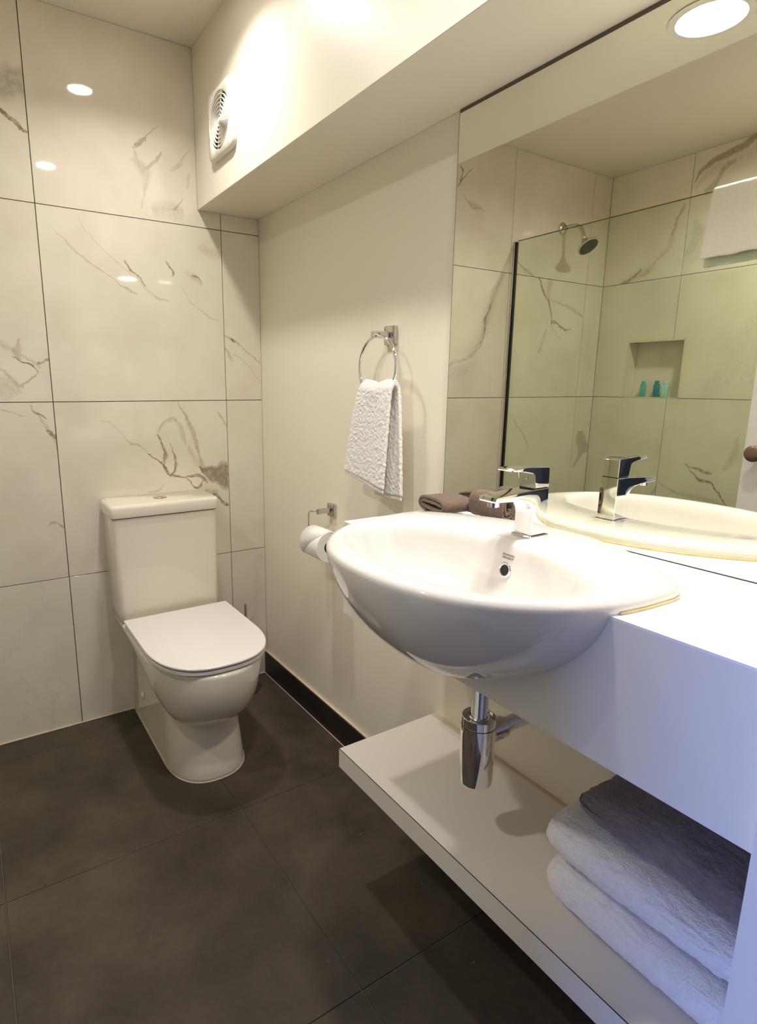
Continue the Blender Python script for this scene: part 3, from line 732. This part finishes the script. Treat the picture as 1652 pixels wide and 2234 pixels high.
# bowl: half-egg hung over the pedestal, lower at the front
bm = bmesh.new(); rings = []
ZRM = .398
for k in range(0, 15):
    a = PI/2 * k / 14; s = math.cos(a); h = math.sin(a)
    s = max(s, .02) ** .80
    if k == 14: s = .06
    w_ = .362 * (.30 + .70 * s) if k < 14 else .1
    yf = -.455 - .222 * s
    yb = -.185 + 0.0 * s
    z = ZRM - .225 * h
    tilt = (lambda hh: (lambda y: max(0, (y + .52)) * .62 * hh))(h)
    rings.append(dring(CXT, w_, yb - .20 * (h ** 2), min(-.40, yb - .20 * h ** 2 - .02) - .02 * h, yf, z, 2.15, zf=tilt))
rings = rings[::-1]
rings += [dring(CXT, .362, -.185, -.40, -.677, ZRM + .006, 2.15), dring(CXT, .356, -.187, -.40, -.674, ZRM + .011, 2.15), dring(CXT, .340, -.19, -.40, -.665, ZRM + .013, 2.15)]
loft(bm, rings)
link('bowl', bm, TCER, toi, smooth=50)
# rim shoulder linking bowl and cistern
link('shoulder', loft(bmesh.new(), [at(rrect(CXT-.125, CXT+.125, -.20, -.004, .02), .28), at(rrect(CXT-.155, CXT+.155, -.21, -.004, .03), .34), at(rrect(CXT-.175, CXT+.175, -.22, -.004, .035), .385), at(rrect(CXT-.179, CXT+.179, -.225, -.004, .035), .402), at(rrect(CXT-.174, CXT+.174, -.222, -.006, .03), .409)]), TCER, toi, smooth=60)
# cistern
cis = []
for z, w_, d in ((.409, .340, .152), (.416, .352, .160), (.45, .355, .164), (.60, .360, .166), (.770, .365, .167), (.781, .365, .167)):
    cis.append(at(rrect(CXT - .007 - w_/2, CXT - .007 + w_/2, -d, -.003, .020, 6), z))
link('cistern', loft(bmesh.new(), cis), TCER, toi, smooth=50)
cl = []
for z, o_ in ((.784, -.004), (.785, .002), (.788, .003), (.815, .003), (.822, .001), (.8255, -.004), (.8265, -.010)):
    cl.append(at(rrect(CXT - .007 - .1855 - o_, CXT - .007 + .1855 + o_, -.171 - o_, -.002, .018 + o_, 6), z))
lid = link('cistern_lid', loft(bmesh.new(), cl), TCER, toi, smooth=50)
link('lid_gap', loft(bmesh.new(), [at(rrect(CXT - .007 - .180, CXT - .007 + .180, -.164, -.004, .018), .780), at(rrect(CXT - .007 - .180, CXT - .007 + .180, -.164, -.004, .018), .7845)]), DARK, toi)
fb = (CXT - .007, -.085, .826)
for sgn in (1, -1):      # two half-moon halves of the dual flush button
    h_ = [(fb[0] + sgn * (.0012 + .0195 * math.sin(PI * k / 16)), fb[1] + .0195 * math.cos(PI * k / 16)) for k in range(17)]
    link('flush_button', prism(bmesh.new(), h_, 'z', fb[2], fb[2] + .0035), DCHROME, lid, smooth=20)
link('button_ring', lathe(bmesh.new(), [(.021, 0), (.0245, 0), (.0245, .0022), (.0225, .003), (.021, .002)], fb, n=36), DCHROME, lid, smooth=30)
# seat and lid, a slim sandwich with shadow gaps
def slab(name, w_, yb, yf, z0, z1, m, r=.002, e=2.5, ys=-.44):
    return link(name, loft(bmesh.new(), [dring(CXT, w_ - 2*r, yb - r, ys, yf + r, z0, e), dring(CXT, w_, yb, ys, yf, z0 + r, e), dring(CXT, w_, yb, ys, yf, z1 - r, e), dring(CXT, w_ - 2*r, yb - r, ys, yf + r, z1, e)]), m, toi, smooth=40)
slab('seat', .362, -.205, -.672, .4155, .4275, SEATP)
slab('seat_lid', .366, -.195, -.676, .4320, .4400, SEATP)
for sx in (-1, 1):
    link('hinge', nbox(CXT + sx * .135 - .022, CXT + sx * .135 + .022, -.222, -.197, .4085, .4318, bevel=.003, seg=2), SEATP, toi)
    link('buffer', nbox(CXT + sx * .11 - .012, CXT + sx * .11 + .012, -.58, -.56, .4272, .4322), SEATP, toi)
link('bolt_cap', lathe(bmesh.new(), [(.013, .001), (.013, -.002), (.009, -.005), (.001, -.006)], (CXT - .1215, -.13, .115), 'x', 24), TCER, toi, smooth=50)
link('sealant', loft(bmesh.new(), [dring(CXT, .258, -.004, -.40, -.570, .0003, 2.4), dring(CXT, .254, -.004, -.40, -.568, .004, 2.4)]), BEAD, toi, smooth=True)

# toilet brush in the corner behind the toilet
br = thing('toilet_brush', 'toilet brush with thin chrome handle in the corner behind the toilet', 'toilet brush', (-.136, -.10, 0))
link('holder', lathe(bmesh.new(), [(.001, .001), (.042, .001), (.045, .004), (.045, .13), (.043, .134), (.040, .133), (.038, .02), (.001, .018)], (-.136, -.10, 0)), DCHROME, br, smooth=40)
link('handle', lathe(bmesh.new(), [(.0058, .060), (.0058, .370), (.0050, .3725), (.001, .3730)], (-.136, -.10, 0), n=20), DCHROME, br, smooth=40)
link('cover', lathe(bmesh.new(), [(.001, .1385), (.040, .1380), (.044, .135), (.001, .1345)], (-.136, -.10, 0)), DCHROME, br, smooth=40)
link('brush_head', lathe(bmesh.new(), [(.001, .022), (.030, .024), (.034, .04), (.034, .09), (.02, .10), (.001, .10)], (-.136, -.10, 0), n=24), SEATP, br, smooth=40)

# ================================================================== EXTRACTOR FAN on the bulkhead
FXX = -BD; FYc, FZc = -.2645, 2.007
fan = thing('extractor_fan', 'square cream extractor fan with round slotted grille on the bulkhead face', 'extractor fan', (FXX, FYc, FZc))
def yzr(y0, y1, z0, z1, r, x): return [(x, p[0], p[1]) for p in rrect(y0, y1, z0, z1, r)]
# cover plate: a frame with a round hole; square ring and circle joined
def ring_pts(n, f): return [f(2 * PI * k / n) for k in range(n)]
NF = 64
def sq(a, hw, r=.9):
    c, s = math.cos(a), math.sin(a); m_ = max(abs(c), abs(s)); return (c / m_ * hw, s / m_ * hw)
def fan_ring(kind, rad, x, dz=0):
    out = []
    for k in range(NF):
        a = 2 * PI * k / NF + PI / 4
        if kind == 'c': p = (rad * math.cos(a), rad * math.sin(a))
        else:
            c, s = math.cos(a), math.sin(a); ex = 9
            q = (abs(c) ** ex + abs(s) ** ex) ** (-1 / ex); p = (q * c * rad, q * s * rad)
        out.append((x, FYc + p[0], FZc - .006 * 0 + p[1] + dz))
    return out
bm = bmesh.new()
loft(bm, [fan_ring('s', .097, FXX - .0005), fan_ring('s', .097, FXX - .005), fan_ring('s', .096, FXX - .013), fan_ring('s', .093, FXX - .0165), fan_ring('c', .0800, FXX - .0185), fan_ring('c', .0775, FXX - .016), fan_ring('c', .0775, FXX - .004)], False, False)
pl = link('cover_plate', bm, FANP, fan, smooth=50)
link('fan_shade_disc', lathe(bmesh.new(), [(.001, -.0035), (.0772, -.0035), (.0772, -.002), (.001, -.002)], (FXX, FYc, FZc), 'x', 40), HOLE, fan)  # near-black disc; the shade behind the grille is put into its colour
for k in range(6):
    r = .0155 + k * .0108
    bm = bmesh.new(); rr = []
    for rad, h in ((r - .0016, -.0125), (r - .0012, -.0178), (r + .0008, -.0184), (r + .0016, -.0125)):
        rr.append([(FXX + h, FYc + rad * math.cos(2*PI*q/56), FZc + rad * math.sin(2*PI*q/56)) for q in range(56)])
    R = [[bm.verts.new(p) for p in g] for g in rr]
    for a, b_ in zip(R, R[1:] + R[:1]):
        for q in range(56): bm.faces.new((a[q], a[(q+1) % 56], b_[(q+1) % 56], b_[q]))
    link('grille_ring', bm, FANP, fan, smooth=35)
link('grille_hub', lathe(bmesh.new(), [(.0085, -.006), (.0085, -.018), (.006, -.0192), (.001, -.0195)], (FXX, FYc, FZc), 'x', 28), FANP, fan, smooth=40)
for k in range(4):
    a = k * PI / 2 + .25; c, s = math.cos(a), math.sin(a); u = Vector((0, c, s)); v = Vector((0, -s, c)); o0 = Vector((FXX, FYc, FZc))
    bm = bmesh.new(); vs = []
    for d in (.006, .078):
        for t in (-.0012, .0012):
            for h in (-.0160, -.0120): vs.append(bm.verts.new(o0 + u * d + v * t + Vector((h, 0, 0))))
    for f in ((0,1,3,2),(4,6,7,5),(0,4,5,1),(2,3,7,6),(0,2,6,4),(1,5,7,3)): bm.faces.new([vs[i] for i in f])
    link('grille_rib', bm, FANP, fan)

# ================================================================== TOWEL RING with white hand towel
RYc, RZp = -.829, 1.351
tr = thing('towel_ring', 'chrome towel ring on a square plate on the right wall', 'towel ring', (-.001, RYc, RZp))
def wall_plate(y, z, hw, hh, parent, m=CHROME, d=.009):
    rings = [[(-.0003, p[0], p[1]) for p in rrect(y-hw, y+hw, z-hh, z+hh, .004)], [(-d + .002, p[0], p[1]) for p in rrect(y-hw, y+hw, z-hh, z+hh, .004)], [(-d, p[0], p[1]) for p in rrect(y-hw+.0025, y+hw-.0025, z-hh+.0025, z+hh-.0025, .003)]]
    return link('wall_plate', loft(bmesh.new(), rings), m, parent, smooth=40)
wall_plate(RYc, RZp, .0245, .0245, tr, DCHROME, .011)
link('arm', nbox(-.066, -.0105, RYc - .0085, RYc + .0085, RZp - .0085, RZp + .0085, bevel=.0018, seg=2), DCHROME, tr)
link('grub_screw', lathe(bmesh.new(), [(.0036, -.0094), (.0036, -.0082), (.001, -.0082)], (-.050, RYc, RZp), 'y', 16), DARK, tr)
RX, RR = -.057, .0815
link('ring', tube(bmesh.new(), [(RX, RYc - .012 + RR * math.sin(2*PI*k/64), RZp - .004 - RR + RR * math.cos(2*PI*k/64)) for k in range(64)], .0047, 14, closed=True), CHROME, tr, smooth=True)

def cloth(name, f, nu, nv, m, parent, thick, lv=1, smooth=True):
    bm = bmesh.new(); g = [[bm.verts.new(f(i / nu, j / nv)) for i in range(nu + 1)] for j in range(nv + 1)]
    for j in range(nv):
        for i in range(nu): bm.faces.new((g[j][i], g[j][i+1], g[j+1][i+1], g[j+1][i]))
    o = link(name, bm, m, parent, smooth=True)
    s = o.modifiers.new('thickness', 'SOLIDIFY'); s.thickness = thick; s.offset = 0
    if lv: subsurf(o, lv)
    return o
def disp(o, st, size, name='fold', depth=2, mid=.5):
    t = bpy.data.textures.new(name, 'CLOUDS'); t.noise_scale = size; t.noise_depth = depth
    d = o.modifiers.new('nap', 'DISPLACE'); d.texture = t; d.strength = st; d.mid_level = mid; d.texture_coords = 'GLOBAL'
def sstep(a, b_, x):
    t = min(1, max(0, (x - a) / (b_ - a))); return t * t * (3 - 2 * t)
def hand_towel(u, v):
    # v: 0 hem of front fall -> .5 over the ring -> 1 hem of back fall;  u: left (+y) -> right
    zt = 1.232
    if v < .5:
        q = (0.5 - v) / .5; side = -1; zb = .955
    else:
        q = (v - .5) / .5; side = 1; zb = .925
    h = sstep(0, .10, q)
    z = zt - (zt - zb) * max(0, q - .015) ** 1.0
    if side < 0:
        yl0, yr0, yl1, yr1 = -.790, -.925, -.718, -.905
        z += .020 * (1 - u) * q - .014 * u * q
        x = -.057 - .012 * h - .006 * q
    else:
        yl0, yr0, yl1, yr1 = -.790, -.925, -.820, -.945
        x = -.057 + .010 * h + .002 * q
    y = (yl0 + (yr0 - yl0) * u) * (1 - q ** .8) + (yl1 + (yr1 - yl1) * u) * q ** .8
    # sag of the fold over the ring and soft pleats
    z -= .020 * math.sin(PI * u) ** 2 * (1 - sstep(0, .5, q)) * -0.0
    if q < .35:
        z += (1 - q / .35) * (.009 * abs(math.cos(PI * (u * 1.25 - .05))) - .010)
    x += side * (.0035 * math.sin(2 * PI * u * 1.4 + .6) * (1 - .3 * q)) * min(1, q * 4)
    return (min(x, -.014), y, z)
ht = thing('hand_towel', 'white terry hand towel hanging folded through the chrome ring', 'towel', (-.057, -.84, 1.2))
o = cloth('terry_cloth', hand_towel, 44, 120, WTERRY, ht, .0095, 1)
disp(o, .0050, .0065, 'terry'); 
def hem_strip(side):
    def f(u, v):
        p = Vector(hand_towel(u, 0 if side < 0 else 1)); return (p.x, p.y, p.z - .002 - v * .010)
    return f
for sd in (-1, 1):
    o = cloth('hem', hem_strip(sd), 26, 2, HEM, ht, .0035, 1)

# ================================================================== TOILET ROLL
TYc, TZc = -.532, .816
hl = thing('toilet_roll_holder', 'chrome toilet roll holder with bent wire arm on the right wall', 'toilet roll holder', (-.001, TYc, TZc))
wall_plate(TYc, TZc, .0215, .0225, hl, DCHROME, .011)
link('arm', nbox(-.062, -.0105, TYc - .0065, TYc + .0065, TZc - .0085, TZc + .0085, bevel=.0018, seg=2), DCHROME, hl)
link('wire_arm', tube(bmesh.new(), [(-.055, TYc + .005, TZc), (-.066, TYc + .012, TZc), (-.071, TYc + .022, TZc - .001), (-.073, TYc + .030, TZc - .004), (-.074, TYc + .033, TZc - .012), (-.074, TYc + .034, TZc - .060), (-.074, TYc + .030, TZc - .072), (-.074, TYc + .020, TZc - .078), (-.074, TYc - .10, TZc - .078)], .0026, 12), DCHROME, hl, smooth=True)
ry0, ry1, RZc, RXc, RRR = -.634, -.542 + .018, .722, -.074, .0500
roll = thing('toilet_roll', 'white toilet paper roll hanging on the chrome wire arm', 'toilet paper roll', (RXc, (ry0+ry1)/2, RZc))
def annulus(r0, r1, y0, y1, n=48):
    bm = bmesh.new(); R = []
    for r, y in ((r0, y0), (r1 - .001, y0), (r1, y0 + .001), (r1, y1 - .001), (r1 - .001, y1), (r0, y1)):
        R.append([bm.verts.new((RXc + r * math.cos(2*PI*k/n), y, RZc + r * math.sin(2*PI*k/n))) for k in range(n)])
    for a, b_ in zip(R, R[1:] + R[:1]):
        for k in range(n): bm.faces.new((a[k], a[(k+1) % n], b_[(k+1) % n], b_[k]))
    return bm
link('paper', annulus(.0215, RRR, ry0, ry1), PAPER, roll, smooth=40)
link('core', annulus(.0198, .0214, ry0 + .001, ry1 - .001), CORE, roll, smooth=40)
# loose corner of the last sheet, folded to a point across the roll
bm = bmesh.new(); top_, bot_ = [], []
for k in range(15):
    a = math.radians(75 + 150 * k / 14)
    f = k / 14; yl = ry1 - .002; yr = ry0 + .002 + (ry1 - ry0 - .006) * max(0, (f - .35) / .65)
    rr = RRR + .0008 + .0035 * max(0, f - .5)
    p = (RXc + rr * math.cos(a), 0, RZc + rr * math.sin(a))
    top_.append(bm.verts.new((p[0], yl, p[2]))); bot_.append(bm.verts.new((p[0], yr, p[2])))
for k in range(14): bm.faces.new((top_[k], top_[k+1], bot_[k+1], bot_[k]))
o = link('loose_sheet', bm, PAPER, roll, smooth=True); s = o.modifiers.new('thickness', 'SOLIDIFY'); s.thickness = .0005

# ================================================================== BROWN FACE CLOTHS on the worktop
def spiral_profile(w_, h_, turns, th):
    """centre line of a flat-folded cloth, outermost layer first"""
    pts = []
    N = int(40 * turns)
    for k in range(N + 1):
        a = 2 * PI * turns * k / N
        sh = th * 1.06 * a / (2 * PI)
        rw, rh = w_/2 - th/2 - sh, h_/2 - th/2 - sh
        if rh < th * .3: break
        c, s = math.cos(a - PI * .4), math.sin(a - PI * .4); e = 2.8
        pts.append((math.copysign(abs(c) ** (2/e), c) * max(rw, .002), math.copysign(abs(s) ** (2/e), s) * rh))
    return pts
def folded_cloth(name, label, w_, h_, ln, turns, th, loc, rot, droop=0, group=None):
    t = thing(name, label, 'towel', loc, group)
    pp = spiral_profile(w_, h_, turns, th)
    def f(u, v):
        k = v * (len(pp) - 1); i = min(int(k), len(pp) - 2); fr = k - i
        a, b_ = pp[i], pp[i+1]; x, z = a[0] + (b_[0] - a[0]) * fr, a[1] + (b_[1] - a[1]) * fr
        l = (u - .5) * ln * (1 - .10 * abs(z) / h_)
        zz = z + h_/2
        zz *= 1 - droop * (x / w_)
        return (x, l, zz + .001)
    bm = bmesh.new(); nu, nv = 14, len(pp) - 1
    g = [[bm.verts.new(f(i / nu, j / nv)) for i in range(nu + 1)] for j in range(nv + 1)]
    for j in range(nv):
        for i in range(nu): bm.faces.new((g[j][i], g[j][i+1], g[j+1][i+1], g[j+1][i]))
    me = bpy.data.meshes.new('folded_layers'); bmesh.ops.recalc_face_normals(bm, faces=bm.faces); bm.to_mesh(me); bm.free(); me.materials.append(BTERRY)
    o = bpy.data.objects.new('folded_layers', me); COL.objects.link(o); o.parent = t
    s = o.modifiers.new('thickness', 'SOLIDIFY'); s.thickness = th * .97; s.offset = 0
    subsurf(o, 1); disp(o, .0028, .006, 'terry')
    t.rotation_euler = (0, 0, rot)
    return t
folded_cloth('face_cloth', 'brown folded face cloth at the worktop end showing its rolled layers', .128, .046, .085, 2.0, .0088, (-.072, -1.146, ZT + .002), math.radians(78), droop=.10, group='brown face cloths on the worktop')
folded_cloth('face_cloth', 'taller brown rolled face cloth beside the tap against the mirror',   .062, .070, .094, 2.2, .0088, (-.045, -1.259, ZT + .002), math.radians(4), group='brown face cloths on the worktop')

# ================================================================== TOWELS ON THE SHELF
def pillow(bm, x0, x1, y0, y1, z0, z1, r=.035, nx=8, ny=14, nz=6, wob=0.0, seed=0):
    rnd = random.Random(seed); ph = [rnd.uniform(0, 6) for _ in range(6)]
    cx, cy, cz = (x0+x1)/2, (y0+y1)/2, (z0+z1)/2; hx, hy, hz = (x1-x0)/2, (y1-y0)/2, (z1-z0)/2
    bmesh.ops.create_cube(bm, size=2)
    bmesh.ops.subdivide_edges(bm, edges=bm.edges[:], cuts=11, use_grid_fill=True)
    for v in bm.verts:
        p = [max(-hx + r, min(hx - r, v.co.x * hx)), max(-hy + r, min(hy - r, v.co.y * hy)), max(-hz + min(r, hz * .98), min(hz - min(r, hz * .98), v.co.z * hz))]
        q = Vector((v.co.x * hx - p[0], v.co.y * hy - p[1], v.co.z * hz - p[2]))
        rr = Vector((r, r, min(r, hz * .98)))
        n = Vector((q.x / rr.x, q.y / rr.y, q.z / rr.z))
        if n.length > 1e-6: n = n.normalized() * min(1, max(abs(n.x), abs(n.y), abs(n.z)))
        X, Y, Z = cx + p[0] + n.x * rr.x, cy + p[1] + n.y * rr.y, cz + p[2] + n.z * rr.z
        if wob:
            Z += wob * math.sin(Y * 22 + ph[0]) * (v.co.z > 0) + wob * .7 * math.sin(X * 30 + ph[1]) * (v.co.z > 0)
            X += wob * math.sin(Y * 16 + ph[2]) * (v.co.x < 0)
            Y += wob * math.sin(X * 26 + ph[3]) * (v.co.y > 0)
        v.co = (X, Y, Z)
    return bm
def shelf_towel(label, m, dims, layers, seed, r, wob=.003):
    x0, x1, y0, y1, z0, z1 = dims
    t = thing('folded_towel', label, 'towel', ((x0+x1)/2, (y0+y1)/2, z0), 'towels stacked on the shelf')
    n = layers; hh = (z1 - z0) / n
    for k in range(n):
        ins = .004 * (k % 2)
        o = link('folded_layer', pillow(bmesh.new(), x0 + ins, x1, y0, y1 - ins, z0 + hh * k + .0002, z0 + hh * (k+1) + .0008 * (k < n - 1), r=min(r, hh * .9), wob=wob, seed=seed + k), m, t, smooth=True)
        subsurf(o, 2); disp(o, .006, .045, 'soft'); disp(o, .0055, .0075, 'plush')
    return t
shelf_towel('white bath towel at the bottom of the stack on the shelf', WPLUSH, (-.245, -.018, YF + .004, -1.590, .3480, .4210), 1, 3, .046)
shelf_towel('white bath towel in the middle of the shelf stack, under the taupe one', WPLUSH, (-.235, -.018, YF + .004, -1.580, .4275, .4920), 1, 8, .040)
shelf_towel('dark taupe towel on top of the white towels on the shelf', DPLUSH, (-.205, -.016, YF + .004, -1.622, .4990, .5690), 1, 12, .045, .008)

# ================================================================== SHOWER (seen in the mirror)
GX = -1.383
gp = thing('shower_screen', 'frameless clear glass shower screen fixed to the tiled wall', 'shower screen', (GX, -.62, 0))
link('glass_pane', nbox(GX - .005, GX + .005, -1.30, -.0105, .004, 1.906, bevel=.0006), GLASS, gp)
link('wall_channel', nbox(GX - .010, GX + .010, -.0100, -.0004, .003, 1.906, bevel=.001), DCHROME, gp)
link('black_seal', nbox(GX - .0052, GX + .0052, -.0205, -.0106, .004, 1.903), BLACK, gp)
link('top_strip', nbox(GX - .0050, GX + .0050, -1.30, -.0205, 1.9061, 1.9080), MEDGE, gp)

sh = thing('shower_fitting', 'chrome shower head on a curved arm on the tiled wall', 'shower head', (-1.728, -.001, 2.012))
link('wall_flange', lathe(bmesh.new(), [(.001, -.001), (.030, -.001), (.030, -.005), (.024, -.010), (.012, -.014), (.001, -.014)], (-1.728, 0, 2.012), 'y', 36), DCHROME, sh, smooth=40)
link('arm', tube(bmesh.new(), [(-1.728, -.008, 2.012), (-1.728, -.05, 2.014), (-1.728, -.085, 2.010), (-1.728, -.108, 1.996), (-1.728, -.122, 1.974), (-1.728, -.130, 1.948), (-1.728, -.136, 1.930)], .0105, 16), DCHROME, sh, smooth=True)
hd = Vector((0, -.62, -.78)).normalized(); hc = Vector((-1.728, -.163, 1.897))
hr = [(.013, -.048), (.017, -.044), (.017, -.036), (.022, -.028), (.040, -.016), (.051, -.008), (.053, -.002), (.051, .001), (.047, .002)]
link('rose', loft(bmesh.new(), disc_rings(hr, hc, hd, 40)), DCHROME, sh, smooth=40)
link('spray_face', loft(bmesh.new(), disc_rings([(.0465, .0015), (.0465, .0030), (.001, .0035)], hc, hd, 40)), RUBBER, sh, smooth=30)

def bottle(label, y, w_, d_, h_, m, cap_h, capm, xoff=0):
    t = thing('toiletry_bottle', label, 'bottle', (-WL - .045 + xoff, y, NZ0 + .0025), 'toiletry bottles in the shower niche')
    x = -WL - .045 + xoff; z = NZ0 + .0025
    link('bottle_body', loft(bmesh.new(), [at(rrect(x-d_/2+.002, x+d_/2-.002, y-w_/2+.002, y+w_/2-.002, .004), z), at(rrect(x-d_/2, x+d_/2, y-w_/2, y+w_/2, .006), z+.003), at(rrect(x-d_/2, x+d_/2, y-w_/2, y+w_/2, .006), z+h_-.006), at(rrect(x-d_/2+.004, x+d_/2-.004, y-w_/2+.004, y+w_/2-.004, .004), z+h_)]), m, t, smooth=40)
    link('cap', lathe(bmesh.new(), [(.0105, h_ + .0005), (.0105, h_ + cap_h - .001), (.0095, h_ + cap_h), (.001, h_ + cap_h)], (x, y, z), n=20), capm, t, smooth=40)
bottle('pale teal toiletry bottle, leftmost in the shower niche', -.268, .030, .018, .068, TEAL1, .014, TEAL1)
bottle('deep teal toiletry bottle, middle of the three in the shower niche', -.342, .030, .018, .070, TEAL2, .014, TEAL2)
bottle('milky pale toiletry bottle, rightmost in the shower niche', -.388, .034, .018, .068, TEAL3, .014, CAPW)

# bath towel thrown over the glass screen
def over_glass(u, v):
    L1, L2 = .235, .262; tot = L1 + L2; s = v * tot
    y = -.915 - .30 * u
    bot = .012 * math.sin(u * 9) + .010 * math.sin(u * 21 + 1)
    if s < L1: q = (L1 - s); x = GX + .0135; z = 1.913 - q * (1 + bot * .6)
    else: q = s - L1; x = GX - .0135; z = 1.913 - q * (1 + bot * .3)
    a = min(1, q / .02)
    x = GX + (x - GX) * (a ** .5); z = z + .010 * (1 - a ** 2)
    y += .018 * q / L1 * (1 - 2 * u) * .9 
    x += (1 if s < L1 else -1) * .005 * (math.sin(u * 17) * .5 + .5) * min(1, q * 8)
    return (x, y, z)
bt = thing('bath_towel', 'white bath towel thrown over the top of the glass shower screen', 'towel', (GX, -1.05, 1.913))
o = cloth('terry_cloth', over_glass, 20, 50, WTERRY, bt, .008, 1); disp(o, .003, .012, 'terry')

# door, open flat against the shower side of the doorway
dr = structure('door_1', nbox(-1.290, -1.252, -1.985, -1.1875, .006, 2.045, bevel=.0015), DOORP)
kn = link('door_knob', lathe(bmesh.new(), [(.026, .0005), (.026, .004), (.011, .008), (.010, .030), (.018, .036), (.027, .046), (.027, .054), (.020, .060), (.001, .061)], (-1.2515, -1.238, 1.004), 'x', 36), mat('bronze_knob', (.22, .15, .11), .35, metal=.6), dr, smooth=40)
link('latch_plate', nbox(-1.282, -1.260, -1.1873, -1.1862, 1.045, 1.105, bevel=.0003), mat('bronze_latch', (.10, .07, .05), .4, metal=.6), dr)
